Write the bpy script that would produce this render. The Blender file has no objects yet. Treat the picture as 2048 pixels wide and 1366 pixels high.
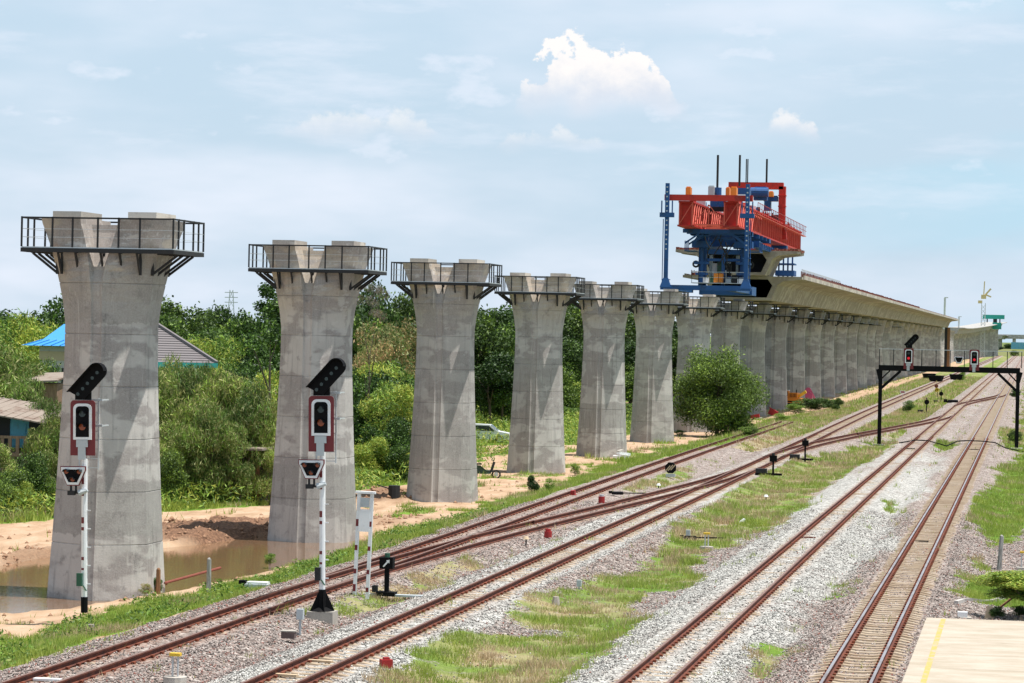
import bpy, math, random
import numpy as np
from mathutils import Vector, Matrix
from mathutils import noise as mn
S = bpy.context.scene; COL = S.collection
R = random.Random(7); NR = np.random.default_rng(7)

# ---------------------------------------------------------------- camera
F = 5700.; ROLL = math.radians(1.2); H = 7.6
cr, sr = math.cos(ROLL), math.sin(ROLL)
def _up(px, py):
    x, y = px-1024, py-683
    return x*cr+y*sr, -x*sr+y*cr
_vx, _vy = _up(2063., 684.)
TH = math.atan(_vx/F); PIT = math.atan(-_vy/F)
s_, c_ = math.sin(TH), math.cos(TH)
def ray(px, py):
    x, y = _up(px, py); r = x/F; u = -y/F
    cp, sp = math.cos(PIT), math.sin(PIT)
    f2 = cp+u*sp; u2 = -sp+u*cp
    return (r*c_-f2*s_, r*s_+f2*c_, u2)
def G(px, py, z=-.45):
    d = ray(px, py); t = (z-H)/d[2]; return (d[0]*t, d[1]*t)
def PY(px, py, Y):
    d = ray(px, py); t = Y/d[1]; return (d[0]*t, Y, H+d[2]*t)
fw = Vector(ray(1024, 683)); rt = (Vector(ray(1124, 683))-fw).normalized(); fw.normalize(); upv = rt.cross(fw)
cam = bpy.data.cameras.new('camera'); camo = bpy.data.objects.new('camera', cam); COL.objects.link(camo)
M = Matrix((rt, upv, -fw)).transposed().to_4x4(); M.translation = (0, 0, H); camo.matrix_world = M
cam.sensor_width = 36; cam.lens = F/2048*36; cam.clip_start = 1; cam.clip_end = 30000
S.camera = camo
# ---------------------------------------------------------------- light
SUNV = Vector((-.265, .015, -1)).normalized()          # travel direction of the light
toS = -SUNV
world = bpy.data.worlds.new('World'); S.world = world; world.use_nodes = True
wn = world.node_tree; wn.nodes.clear()
def WN(t, **k):
    n = wn.nodes.new(t)
    for a, b in k.items(): setattr(n, a, b)
    return n
wl = wn.links.new
def wmath(op, a, b=None, c=None, clamp=False):
    n = WN('ShaderNodeMath', operation=op, use_clamp=clamp)
    for i, v in enumerate((a, b, c)):
        if v is None: continue
        if isinstance(v, (int, float)): n.inputs[i].default_value = v
        else: wl(v, n.inputs[i])
    return n.outputs[0]
sky = WN('ShaderNodeTexSky', sky_type='NISHITA'); sky.sun_disc = False
sky.sun_elevation = math.asin(toS.z); sky.sun_rotation = math.atan2(toS.x, toS.y)
sky.air_density = 1.0; sky.dust_density = 2.2; sky.ozone_density = 1.0; sky.altitude = 20
geo = WN('ShaderNodeTexCoord'); D = geo.outputs['Generated']
def dot(vec):
    n = WN('ShaderNodeVectorMath', operation='DOT_PRODUCT'); wl(D, n.inputs[0]); n.inputs[1].default_value = vec; return n.outputs['Value']
def wnoise(scale, vscale, detail=6, rough=.6, off=0):
    mp = WN('ShaderNodeMapping'); mp.inputs['Scale'].default_value = vscale; mp.inputs['Location'].default_value = (off, off*.7, off*.3); wl(D, mp.inputs[0])
    n = WN('ShaderNodeTexNoise'); n.inputs['Scale'].default_value = scale; n.inputs['Detail'].default_value = detail; n.inputs['Roughness'].default_value = rough
    wl(mp.outputs[0], n.inputs['Vector']); return n.outputs['Fac']
def wramp(v, a, b):
    n = WN('ShaderNodeMapRange', interpolation_type='SMOOTHSTEP'); wl(v, n.inputs[0]); n.inputs[1].default_value = a; n.inputs[2].default_value = b; return n.outputs[0]
sepD = WN('ShaderNodeSeparateXYZ'); wl(D, sepD.inputs[0])
veil = wramp(wnoise(5, (1, 1, 3.5), 5, .55, 3.1), .38, .72)
left = wramp(dot((.98, -.15, 0)), .12, -.42)           # thicker haze veil towards the west, as far as the sky goes
veil = wmath('MULTIPLY', veil, wmath('MULTIPLY_ADD', left, .45, .45))
streak = wramp(wnoise(14, (1, 1, 5), 7, .6, 9.3), .46, .72)
puffs = wramp(wnoise(26, (1, 1, 2.2), 7, .55, 1.7), .57, .70)
low = wramp(sepD.outputs[2], .0, .07)
streak = wmath('MULTIPLY', wmath('MULTIPLY', streak, .48), low)
puffs = wmath('MULTIPLY', wmath('MULTIPLY', puffs, .55), low)
def cumulus(px, py, ra, rb, seed, amp=.9, edge=.30):
    d = Vector(ray(px, py)).normalized(); r = d.cross(Vector((0, 0, 1))).normalized(); u = r.cross(d)
    a = wmath('DIVIDE', dot(r), ra); b = wmath('DIVIDE', dot(u), rb)
    n = wnoise(120, (1, 1, 1.2), 10, .6, seed); n2 = wnoise(48, (1, 1, .8), 2, .5, seed+4); n3 = wnoise(330, (1, 1, 1), 4, .6, seed+9)
    aa = wmath('ABSOLUTE', a); dome = wmath('SUBTRACT', 1.0, wmath('POWER', aa, 1.8))          # height of the top over the base
    top = wmath('ADD', dome, wmath('MULTIPLY', wmath('SUBTRACT', n2, .5), 2.0)); top = wmath('ADD', top, wmath('MULTIPLY', wmath('SUBTRACT', n, .5), 1.5)); top = wmath('ADD', top, wmath('MULTIPLY', wmath('SUBTRACT', n3, .5), .35))
    hb = wmath('ADD', wmath('MULTIPLY', b, .5), .5)
    m = wmath('MULTIPLY', wramp(wmath('SUBTRACT', top, hb), .0, edge*.4), wramp(wmath('ADD', hb, wmath('MULTIPLY', wmath('SUBTRACT', n2, .5), 1.2)), -.15, .5)); m = wmath('MULTIPLY', m, wramp(aa, 1.15, .85))
    front = wramp(dot(d), .9, .95)
    return wmath('MULTIPLY', wmath('MULTIPLY', m, amp), front), wramp(wmath('ADD', b, wmath('MULTIPLY', wmath('SUBTRACT', n, .5), 2.0)), -.9, .6)
cA, shA = cumulus(1203, 150, .029, .0120, 2.0, .97, .35)
cB, shB = cumulus(1566, 246, .0135, .0055, 5.0, .66, .8)
cC, shC = cumulus(720, 245, .030, .0055, 8.0, .42, .9)
cD, shD = cumulus(1100, 272, .022, .0050, 11.0, .40, .9)
cloudsoft = wmath('MAXIMUM', wmath('MAXIMUM', veil, streak), puffs)
mixv = WN('ShaderNodeMix', data_type='RGBA'); mixv.inputs[6].default_value = (0, 0, 0, 1)
# tint the clear sky a little paler and milkier
SKS = .06
pale = WN('ShaderNodeMix', data_type='RGBA'); wl(wmath('SUBTRACT', .78, wmath('MULTIPLY', wramp(sepD.outputs[2], .10, .5), .66)), pale.inputs[0]); wl(sky.outputs[0], pale.inputs[6]); pale.inputs[7].default_value = (.485/SKS, .62/SKS, .745/SKS, 1)
blue = wmath('MULTIPLY', wramp(wnoise(7, (1, 1, 4), 3, .5, 21), .42, .62), wmath('MULTIPLY', wramp(dot((.98, -.15, 0)), -.34, -.04), 1.0))
bl = WN('ShaderNodeMix', data_type='RGBA'); wl(blue, bl.inputs[0]); wl(pale.outputs[2], bl.inputs[6]); bl.inputs[7].default_value = (.37/SKS, .56/SKS, .67/SKS, 1)
pale = bl
m1 = WN('ShaderNodeMix', data_type='RGBA'); wl(cloudsoft, m1.inputs[0]); wl(pale.outputs[2], m1.inputs[6]); m1.inputs[7].default_value = (.63/SKS, .67/SKS, .75/SKS, 1)
cur = m1.outputs[2]
for cm, sh in ((cA, shA), (cB, shB), (cC, shC), (cD, shD)):
    cc = WN('ShaderNodeMix', data_type='RGBA'); wl(sh, cc.inputs[0]); cc.inputs[6].default_value = (.545/SKS, .585/SKS, .655/SKS, 1); cc.inputs[7].default_value = (.76/SKS, .73/SKS, .715/SKS, 1)
    mm = WN('ShaderNodeMix', data_type='RGBA'); wl(cm, mm.inputs[0]); wl(cur, mm.inputs[6]); wl(cc.outputs[2], mm.inputs[7]); cur = mm.outputs[2]
bg = WN('ShaderNodeBackground'); bg.inputs[1].default_value = SKS; wl(cur, bg.inputs[0])
wo = WN('ShaderNodeOutputWorld'); wl(bg.outputs[0], wo.inputs[0])
sun = bpy.data.lights.new('sun', 'SUN'); sun.energy = 5.0; sun.angle = math.radians(.53); sun.color = (1, .955, .885)
suno = bpy.data.objects.new('sun', sun); COL.objects.link(suno); suno.rotation_euler = SUNV.to_track_quat('-Z', 'Y').to_euler()
S.view_settings.view_transform = 'Standard'; S.view_settings.look = 'None'; S.view_settings.exposure = 0.46; S.view_settings.gamma = 1
S.view_settings.use_curve_mapping = False
S.render.engine = 'CYCLES'
S.cycles.max_bounces = 6; S.cycles.diffuse_bounces = 3; S.cycles.transparent_max_bounces = 6

# ---------------------------------------------------------------- materials
class Mt:
    def __init__(s, name, rough=.8, metal=0, spec=.4):
        s.m = bpy.data.materials.new(name); s.m.use_nodes = True; s.n = s.m.node_tree.nodes; s.l = s.m.node_tree.links.new
        s.b = s.n['Principled BSDF']; s.b.inputs['Roughness'].default_value = rough; s.b.inputs['Metallic'].default_value = metal
        s.b.inputs['Specular IOR Level'].default_value = spec
    def node(s, t, **k):
        n = s.n.new(t)
        for a, b in k.items(): setattr(n, a, b)
        return n
    def coord(s, kind='Object', scale=(1, 1, 1)):
        t = s.node('ShaderNodeTexCoord'); mp = s.node('ShaderNodeMapping'); mp.inputs['Scale'].default_value = scale; s.l(t.outputs[kind], mp.inputs[0]); return mp.outputs[0]
    def pos(s, scale=(1, 1, 1)):
        t = s.node('ShaderNodeNewGeometry'); mp = s.node('ShaderNodeMapping'); mp.inputs['Scale'].default_value = scale; s.l(t.outputs['Position'], mp.inputs[0]); return mp.outputs[0]
    def noise(s, vec, scale, detail=4, rough=.55, out='Fac'):
        n = s.node('ShaderNodeTexNoise'); s.l(vec, n.inputs['Vector']); n.inputs['Scale'].default_value = scale; n.inputs['Detail'].default_value = detail; n.inputs['Roughness'].default_value = rough; return n.outputs[out]
    def ramp(s, v, stops):
        n = s.node('ShaderNodeValToRGB'); e = n.color_ramp.elements
        while len(e) < len(stops): e.new(.5)
        for i, (p, c) in enumerate(stops): e[i].position = p; e[i].color = (*c, 1) if len(c) == 3 else c
        s.l(v, n.inputs[0]); return n.outputs[0]
    def mr(s, v, a, b, c=0, d=1):
        n = s.node('ShaderNodeMapRange', interpolation_type='SMOOTHSTEP'); s.l(v, n.inputs[0])
        for i, x in zip((1, 2, 3, 4), (a, b, c, d)): n.inputs[i].default_value = x
        return n.outputs[0]
    def math(s, op, a, b=0):
        n = s.node('ShaderNodeMath', operation=op)
        for i, v in enumerate((a, b)):
            if isinstance(v, (int, float)): n.inputs[i].default_value = v
            else: s.l(v, n.inputs[i])
        return n.outputs[0]
    def mix(s, f, a, b, bt='MIX'):
        n = s.node('ShaderNodeMix', data_type='RGBA', blend_type=bt)
        for i, v in ((0, f), (6, a), (7, b)):
            if isinstance(v, (int, float)): n.inputs[i].default_value = v
            elif isinstance(v, tuple): n.inputs[i].default_value = (*v, 1)
            else: s.l(v, n.inputs[i])
        return n.outputs[2]
    def color(s, c):
        if isinstance(c, tuple): s.b.inputs['Base Color'].default_value = (*c, 1)
        else: s.l(c, s.b.inputs['Base Color'])
    def bump(s, h, dist=.01, strength=1):
        n = s.node('ShaderNodeBump'); n.inputs['Strength'].default_value = strength; n.inputs['Distance'].default_value = dist; s.l(h, n.inputs['Height']); s.l(n.outputs[0], s.b.inputs['Normal'])
def paint(name, c, rough=.5, dirt=.25, dc=(.09, .06, .04), metal=0, scale=3.):
    m = Mt(name, rough, metal); v = m.coord(); n = m.noise(v, scale, 6, .65); m.color(m.mix(m.math('MULTIPLY', m.mr(n, .5, .75), dirt*2), c, dc)); return m.m
def mk_concrete(name, base=(.50, .472, .445), warm=(.38, .305, .225), dark=(.13, .12, .118), lift=1.62, streaks=.7):
    m = Mt(name, .9, 0, .2); v = m.coord(); oi = m.node('ShaderNodeObjectInfo')
    off = m.node('ShaderNodeVectorMath', operation='ADD'); m.l(v, off.inputs[0]); cmb = m.node('ShaderNodeCombineXYZ')
    rr = m.math('MULTIPLY', oi.outputs['Random'], 50.); m.l(rr, cmb.inputs[0]); m.l(rr, cmb.inputs[1]); m.l(cmb.outputs[0], off.inputs[1]); vv = off.outputs[0]
    big = m.noise(vv, .55, 3, .5); med = m.noise(vv, 2.6, 5, .65); fine = m.noise(vv, 22, 4, .7)
    mp = m.node('ShaderNodeMapping'); mp.inputs['Scale'].default_value = (3.2, 3.2, .22); m.l(vv, mp.inputs[0]); st = m.noise(mp.outputs[0], 1.6, 5, .6)
    sx = m.node('ShaderNodeSeparateXYZ'); m.l(v, sx.inputs[0])
    wob = m.math('MULTIPLY', m.math('SUBTRACT', med, .5), .5)
    band = m.math('ADD', m.math('DIVIDE', m.math('ADD', sx.outputs[2], wob), lift), rr); fl = m.math('FLOOR', band); wnz = m.node('ShaderNodeTexWhiteNoise', noise_dimensions='1D'); m.l(fl, wnz.inputs['W'])
    c = m.mix(m.mr(big, .35, .7), base, tuple(x*.80 for x in base))
    c = m.mix(m.math('MULTIPLY', m.mr(m.math('ADD', sx.outputs[2], m.math('MULTIPLY', wob, 3.)), 7.4, 9.6), .80), c, warm)
    mpb = m.node('ShaderNodeMapping'); mpb.inputs['Scale'].default_value = (.5, .5, 1.1); m.l(vv, mpb.inputs[0]); blk = m.noise(mpb.outputs[0], 1.1, 3, .5)
    c = m.mix(m.math('MULTIPLY', m.mr(blk, .46, .53), .72), c, (base[0]*.50, base[1]*.47, base[2]*.48)); blk2 = m.noise(mpb.outputs[0], 2.7, 5, .7); c = m.mix(m.math('MULTIPLY', m.mr(blk2, .57, .63), .5), c, (.55, .53, .50)); c = m.mix(m.math('MULTIPLY', m.mr(wnz.outputs['Value'], .35, .85), .75), c, tuple(x*.55 for x in base))
    c = m.mix(m.math('MULTIPLY', m.mr(st, .50, .72), streaks*.6), c, dark)
    c = m.mix(m.math('MULTIPLY', m.mr(med, .57, .72), .5), c, dark)
    lt = m.noise(mp.outputs[0], 3.1, 3, .5)
    c = m.mix(m.math('MULTIPLY', m.mr(lt, .62, .74), .45), c, (.56, .53, .49))
    c = m.mix(m.math('MULTIPLY', m.mr(fine, .35, .7), .22), c, tuple(x*1.25 for x in base))
    m.color(c); m.bump(m.math('ADD', fine, m.math('MULTIPLY', med, 2)), .012, .5); return m.m
C_PIER = mk_concrete('pier_concrete')
C_DECK = mk_concrete('deck_concrete', (.46, .405, .335), (.40, .32, .24), (.28, .23, .18), 40, .5)
C_FAR = mk_concrete('far_concrete', (.55, .54, .52), (.5, .47, .42), (.3, .3, .3), 30, .2)
C_LITE = mk_concrete('plinth_concrete', (.56, .52, .46), (.5, .44, .38), (.3, .27, .24), 30, .3)
def mk_sleeper():
    m = Mt('sleeper_concrete', .9, 0, .2); v = m.pos(); n = m.noise(v, 1.1, 4, .6); f = m.noise(v, 30, 3, .7)
    c = m.mix(m.mr(n, .35, .65), (.38, .30, .215), (.28, .205, .14)); c = m.mix(m.mr(f, .5, .75), c, (.30, .22, .15))
    oi = m.node('ShaderNodeObjectInfo'); c = m.mix(m.math('MULTIPLY', oi.outputs['Random'], .35), c, (.50, .44, .36)); m.color(c); m.bump(f, .01, .5); return m.m
M_SLP = mk_sleeper()
def mk_rust(name, a, b, rough=.8):
    m = Mt(name, rough, .2, .4); v = m.pos(); n = m.noise(v, 2.5, 5, .65); f = m.noise(v, 40, 3, .6)
    c = m.mix(m.mr(n, .35, .7), a, b); c = m.mix(m.math('MULTIPLY', m.mr(f, .5, .7), .5), c, (.05, .022, .014)); m.color(c); return m.m
M_RAIL = mk_rust('rail_rust', (.17, .05, .027), (.085, .03, .022))
M_CLIP = mk_rust('clip_rust', (.26, .07, .03), (.10, .03, .02))
M_RTOP = mk_rust('rail_head_worn', (.24, .15, .12), (.16, .09, .075), .55)
def mk_shiny():
    m = Mt('rail_head_polished', .38, .8, .5); n = m.noise(m.pos((1, .2, 1)), 3, 4, .6); m.color(m.mix(m.mr(n, .4, .7), (.52, .48, .48), (.34, .27, .25))); return m.m
M_RSHINE = mk_shiny()
BLACK = paint('black_paint', (.008, .008, .009), .75, .1, (.03, .027, .024)); DGREY = paint('dark_steel', (.018, .019, .021), .7, .3, (.05, .035, .028))
MAROON = paint('maroon_board', (.16, .018, .022), .5, .15, (.1, .05, .04)); WHITE = paint('white_paint', (.78, .79, .80), .5, .18, (.35, .3, .25))
LGREY = paint('light_grey_paint', (.46, .50, .52), .5, .2, (.25, .22, .2)); GALV = paint('galvanised_steel', (.55, .57, .58), .4, .2, (.3, .28, .26), .3)
GREENP = paint('green_paint', (.02, .10, .06), .5, .2); REDP = paint('red_paint', (.33, .02, .02), .6, .4, (.14, .03, .02))
GRED = paint('gantry_red', (.50, .026, .016), .6, .5, (.15, .02, .018), 0, .9); GREDL = paint('gantry_red_pale', (.66, .12, .08), .6, .4, (.4, .05, .04), 0, .9); GBLUE = paint('gantry_blue', (.010, .075, .24), .55, .45, (.015, .035, .07), 0, .9)  # GREDL is a paler, pinker red than GRED
ORANGE = paint('orange_paint', (.75, .25, .03), .5, .2, (.4, .15, .05)); YELLOW = paint('yellow_paint', (.75, .48, .04), .5, .2, (.4, .25, .1)); TEAL = paint('teal_paint', (.02, .33, .27), .5, .2, (.05, .2, .2), 0, .5)
PINK = paint('faded_pink_paint', (.62, .10, .22), .5, .3, (.5, .3, .3)); TAN = paint('tan_paint', (.55, .42, .28), .7, .2, (.3, .2, .1))
RUBBER = paint('rubber', (.025, .024, .022), .9, .2, (.08, .06, .05)); RUSTBAR = paint('rusty_rebar', (.20, .055, .035), .8, .5, (.1, .03, .02), 0, 2); SHADEFILL = paint('painted_interior_shade', (.015, .015, .018), .9, 0)  # last one: near-black colour that paints the shade inside hollows
def mk_lens(name, c, e=0):
    m = Mt(name, .15); m.color(c)
    if e: m.b.inputs['Emission Color'].default_value = (*c, 1); m.b.inputs['Emission Strength'].default_value = e
    return m.m
BLACK.node_tree.nodes['Principled BSDF'].inputs['Specular IOR Level'].default_value = .08
AMBER = mk_lens('amber_lens', (.30, .07, .015)); REDLIT = mk_lens('red_lamp_lit', (.75, .01, .02), .45); CLEARL = mk_lens('clear_lens', (.035, .05, .045)); GLASS = mk_lens('dark_glass', (.03, .04, .045))
def mk_wood(name, a, b):
    m = Mt(name, .9); v = m.coord(scale=(6, 6, .6)); n = m.noise(v, 4, 5, .7); m.color(m.mix(m.mr(n, .35, .65), a, b)); m.bump(n, .01, .8); return m.m
WOODG = mk_wood('weathered_wood', (.42, .41, .39), (.16, .15, .14)); WOODB = mk_wood('brown_wood', (.30, .15, .07), (.14, .07, .035)); BARK = mk_wood('bark', (.16, .12, .09), (.06, .045, .035))
def mk_leaf(name, a, b, tr=.22, scale=1.2):
    m = Mt(name, .55, 0, .3); v = m.pos(); n = m.noise(v, scale, 3, .6); oi = m.node('ShaderNodeObjectInfo')
    c = m.mix(m.mr(n, .35, .65), a, b); hs = m.node('ShaderNodeHueSaturation'); m.l(c, hs.inputs['Color']); hs.inputs['Saturation'].default_value = .93; m.l(m.mr(oi.outputs['Random'], 0, 1, .68, 1.30), hs.inputs['Value']); m.l(m.mr(oi.outputs['Random'], 1, 0, .480, .512), hs.inputs['Hue'])
    m.color(hs.outputs[0]); t = m.node('ShaderNodeBsdfTranslucent'); m.l(hs.outputs[0], t.inputs[0]); mx = m.node('ShaderNodeMixShader'); mx.inputs[0].default_value = tr
    m.l(m.b.outputs[0], mx.inputs[1]); m.l(t.outputs[0], mx.inputs[2]); m.l(mx.outputs[0], m.n['Material Output'].inputs[0]); return m.m
LF = {'bright': mk_leaf('leaf_bright', (.20, .34, .03), (.14, .27, .022)), 'mid': mk_leaf('leaf_mid', (.095, .175, .022), (.06, .125, .015)), 'dark': mk_leaf('leaf_dark', (.04, .085, .014), (.022, .052, .010)),
      'yellow': mk_leaf('leaf_yellow', (.34, .38, .04), (.25, .31, .03)), 'olive': mk_leaf('leaf_olive', (.27, .29, .09), (.18, .20, .06)), 'dry': mk_leaf('leaf_dry', (.42, .27, .10), (.31, .22, .08)), 'grey': mk_leaf('leaf_grey', (.20, .17, .15), (.13, .11, .10))}
GR = {'g1': mk_leaf('grass_bright', (.30, .37, .05), (.20, .29, .035), .35, .5), 'g2': mk_leaf('grass_mid', (.17, .29, .03), (.26, .36, .05), .35, .5), 'g3': mk_leaf('grass_olive', (.36, .36, .11), (.27, .30, .08), .3, .5), 'g4': mk_leaf('grass_dry', (.50, .40, .23), (.40, .30, .16), .25, .5)}
def mk_ground():
    m = Mt('ground_mixed', .95, 0, .15); p = m.pos(); at = m.node('ShaderNodeVertexColor', layer_name='mask'); sp = m.node('ShaderNodeSeparateColor'); m.l(at.outputs[0], sp.inputs[0])
    at2 = m.node('ShaderNodeVertexColor', layer_name='mask2'); sp2 = m.node('ShaderNodeSeparateColor'); m.l(at2.outputs[0], sp2.inputs[0])
    vo = m.node('ShaderNodeTexVoronoi'); m.l(p, vo.inputs['Vector']); vo.inputs['Scale'].default_value = 15; cellv = m.node('ShaderNodeSeparateColor'); m.l(vo.outputs['Color'], cellv.inputs[0])
    vo2 = m.node('ShaderNodeTexVoronoi'); m.l(p, vo2.inputs['Vector']); vo2.inputs['Scale'].default_value = 6.5; cell2 = m.node('ShaderNodeSeparateColor'); m.l(vo2.outputs['Color'], cell2.inputs[0])
    big = m.noise(p, .35, 4, .55); med = m.noise(p, 1.6, 5, .6); fine = m.noise(p, 9, 5, .65)
    cell = m.math('ADD', m.math('MULTIPLY', cellv.outputs[0], .6), m.math('MULTIPLY', cell2.outputs[0], .4))
    fresh = m.ramp(cell, [(0, (.05, .05, .045)), (.3, (.25, .245, .23)), (.62, (.42, .41, .385)), (1, (.72, .72, .69))])
    old = m.ramp(cell, [(0, (.04, .03, .027)), (.3, (.165, .135, .12)), (.62, (.31, .265, .24)), (1, (.60, .55, .51))])
    fr = m.math('ADD', sp.outputs[1], m.math('MULTIPLY', m.math('SUBTRACT', med, .5), .9)); grav = m.mix(m.mr(fr, .3, .7), old, fresh)
    rustn = m.math('MULTIPLY', m.mr(cellv.outputs[1], .8, .95), .5); grav = m.mix(m.math('MULTIPLY', rustn, m.math('SUBTRACT', 1., sp.outputs[1])), grav, (.28, .13, .10))
    grav = m.mix(m.math('MULTIPLY', sp2.outputs[2], .75), grav, (.30, .15, .09))     # rust dust by the rails
    ms = m.noise(m.pos((1.2, .35, 1)), 1.2, 6, .65)
    dirt = m.ramp(ms, [(.25, (.27, .165, .10)), (.5, (.40, .275, .18)), (.75, (.50, .375, .275))]); dirt = m.mix(m.math('MULTIPLY', m.mr(fine, .55, .75), .35), dirt, (.34, .17, .09))
    dirt = m.mix(sp2.outputs[1], dirt, m.mix(m.mr(fine, .35, .7), (.10, .055, .035), (.25, .14, .085)))
    base = m.mix(m.mr(m.math('ADD', sp.outputs[2], m.math('MULTIPLY', m.math('SUBTRACT', fine, .5), .5)), .42, .58), dirt, grav)
    gg = m.mix(m.mr(med, .35, .65), (.09, .165, .02), (.14, .23, .03)); gd = m.mix(m.mr(fine, .35, .65), (.27, .23, .11), (.38, .31, .19))
    dry = m.math('ADD', sp2.outputs[0], m.math('MULTIPLY', m.math('SUBTRACT', big, .5), 1.2)); gc = m.mix(m.mr(dry, .35, .75), gg, gd)
    g = m.math('ADD', sp.outputs[0], m.math('ADD', m.math('MULTIPLY', m.math('SUBTRACT', fine, .5), 1.2), m.math('MULTIPLY', m.math('SUBTRACT', med, .5), 1.5)))
    m.color(m.mix(m.mr(g, .40, .62), base, gc))
    hh = m.math('ADD', m.math('MULTIPLY', m.math('SUBTRACT', 1., vo.outputs['Distance']), m.math('ADD', sp.outputs[2], .1)), m.math('MULTIPLY', fine, .8)); m.bump(hh, .045, 1); return m.m
M_GND = mk_ground()
def mk_water():
    m = Mt('muddy_water', .03, 0, .8); p = m.pos((1, 1, 1)); n = m.noise(p, 2.2, 3, .5); f = m.noise(m.pos((1, 3, 1)), 5, 2, .5)
    m.color(m.mix(m.mr(n, .3, .7), (.21, .115, .06), (.18, .115, .065))); m.bump(f, .02, .07); return m.m
M_WATER = mk_water()
def mk_stone():
    m = Mt('ballast_stone', .9, 0, .2); oi = m.node('ShaderNodeVertexColor', layer_name='tone'); m.color(oi.outputs[0]); return m.m
M_STONE = mk_stone()
def mk_slab():
    m = Mt('platform_slab', .9, 0, .2); p = m.pos((1, 2.2, 1)); n = m.noise(p, .7, 5, .6); f = m.noise(p, 12, 4, .6); c = m.mix(m.mr(n, .3, .7), (.34, .29, .225), (.44, .385, .32)); c = m.mix(m.math('MULTIPLY', m.mr(f, .55, .7), .3), c, (.25, .20, .15)); m.color(c); m.bump(f, .005, .5); return m.m
M_SLAB = mk_slab()

# ---------------------------------------------------------------- mesh helpers
class MB:
    def __init__(s): s.v = []; s.f = []; s.mi = []
    def add(s, vs, fs, mi=0):
        o = len(s.v); s.v += [tuple(v) for v in vs]; s.f += [tuple(i+o for i in f) for f in fs]; s.mi += [mi]*len(fs); return s
    def box(s, c, d, mi=0, rz=0, ry=0, rx=0):
        m = Matrix.Translation(c) @ Matrix.Rotation(rz, 4, 'Z') @ Matrix.Rotation(ry, 4, 'Y') @ Matrix.Rotation(rx, 4, 'X')
        vs = [m @ Vector((x*d[0]/2, y*d[1]/2, z*d[2]/2)) for x in (-1, 1) for y in (-1, 1) for z in (-1, 1)]
        return s.add(vs, [(0, 1, 3, 2), (4, 6, 7, 5), (0, 4, 5, 1), (2, 3, 7, 6), (0, 2, 6, 4), (1, 5, 7, 3)], mi)
    def b2(s, lo, hi, mi=0): return s.box([(a+b)/2 for a, b in zip(lo, hi)], [b-a for a, b in zip(lo, hi)], mi)
    def beam(s, a, b, w, h=None, mi=0):
        a = Vector(a); b = Vector(b); h = h or w; d = (b-a).normalized(); r = d.cross(Vector((0, 0, 1)));
        if r.length < 1e-3: r = Vector((1, 0, 0))
        r.normalize(); u = r.cross(d)
        vs = [p+r*x*w/2+u*z*h/2 for p in (a, b) for x, z in ((-1, -1), (1, -1), (1, 1), (-1, 1))]
        return s.add(vs, [(0, 1, 2, 3), (7, 6, 5, 4), (0, 4, 5, 1), (1, 5, 6, 2), (2, 6, 7, 3), (3, 7, 4, 0)], mi)
    def cyl(s, a, b, r, n=8, r2=None, mi=0):
        a = Vector(a); b = Vector(b); d = (b-a).normalized(); x = d.orthogonal().normalized(); y = d.cross(x); r2 = r if r2 is None else r2
        vs = [a+(x*math.cos(t)+y*math.sin(t))*r for t in [2*math.pi*i/n for i in range(n)]]+[b+(x*math.cos(t)+y*math.sin(t))*r2 for t in [2*math.pi*i/n for i in range(n)]]
        return s.add(vs, [(i, (i+1) % n, n+(i+1) % n, n+i) for i in range(n)]+[tuple(range(n-1, -1, -1)), tuple(range(n, 2*n))], mi)
    def prism(s, pts, y0, y1, mi=0):           # outline in x,z extruded along y
        n = len(pts); vs = [(x, y0, z) for x, z in pts]+[(x, y1, z) for x, z in pts]
        return s.add(vs, [tuple(range(n)), tuple(range(2*n-1, n-1, -1))]+[(i, n+i, n+(i+1) % n, (i+1) % n) for i in range(n)], mi)
    def mesh(s, name, mats):
        me = bpy.data.meshes.new(name); me.from_pydata(s.v, [], s.f)
        for m in (mats if isinstance(mats, (list, tuple)) else [mats]): me.materials.append(m)
        me.polygons.foreach_set('material_index', s.mi); me.update(); return me
    def build(s, name, mats, parent=None, **k): return link(name, s.mesh(name, mats), parent, **k)
def link(name, me, parent=None, loc=None, rot=None, **k):
    o = bpy.data.objects.new(name, me); COL.objects.link(o)
    if parent: o.parent = parent
    if loc is not None: o.location = loc
    if rot is not None: o.rotation_euler = rot
    for a, b in k.items(): o[a] = b
    return o
def thing(name, label, cat, loc=(0, 0, 0), rz=0, group=None, me=None):
    o = link(name, me, None, loc, (0, 0, rz), label=label, category=cat)
    if group: o['group'] = group
    return o
def kids(o): return KID.get(o.name, [])
def tree_copy(o, loc, rz=0, label=None):
    """copy a thing with its parts and their sub-parts"""
    allk = {}
    for q in COL.objects:
        if q.parent: allk.setdefault(q.parent.name, []).append(q)
    def cp(a, par):
        c = a.copy(); COL.objects.link(c)
        if par: c.parent = par
        for ch in allk.get(a.name, []): cp(ch, c)
        return c
    r = cp(o, None); r.location = loc; r.rotation_euler = (0, 0, rz)
    if label: r['label'] = label
    return r
def fast(name, V, Fc, mats, mi=None, tri=True, **k):
    me = bpy.data.meshes.new(name); V = np.asarray(V, np.float32); Fc = np.asarray(Fc, np.int32); n = Fc.shape[1]
    me.vertices.add(len(V)); me.vertices.foreach_set('co', V.ravel()); me.loops.add(Fc.size); me.loops.foreach_set('vertex_index', Fc.ravel())
    me.polygons.add(len(Fc)); me.polygons.foreach_set('loop_start', np.arange(0, Fc.size, n, dtype=np.int32)); me.polygons.foreach_set('loop_total', np.full(len(Fc), n, np.int32))
    for m in (mats if isinstance(mats, (list, tuple)) else [mats]): me.materials.append(m)
    if mi is not None: me.polygons.foreach_set('material_index', np.asarray(mi, np.int32))
    me.update(calc_edges=True); return me

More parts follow.
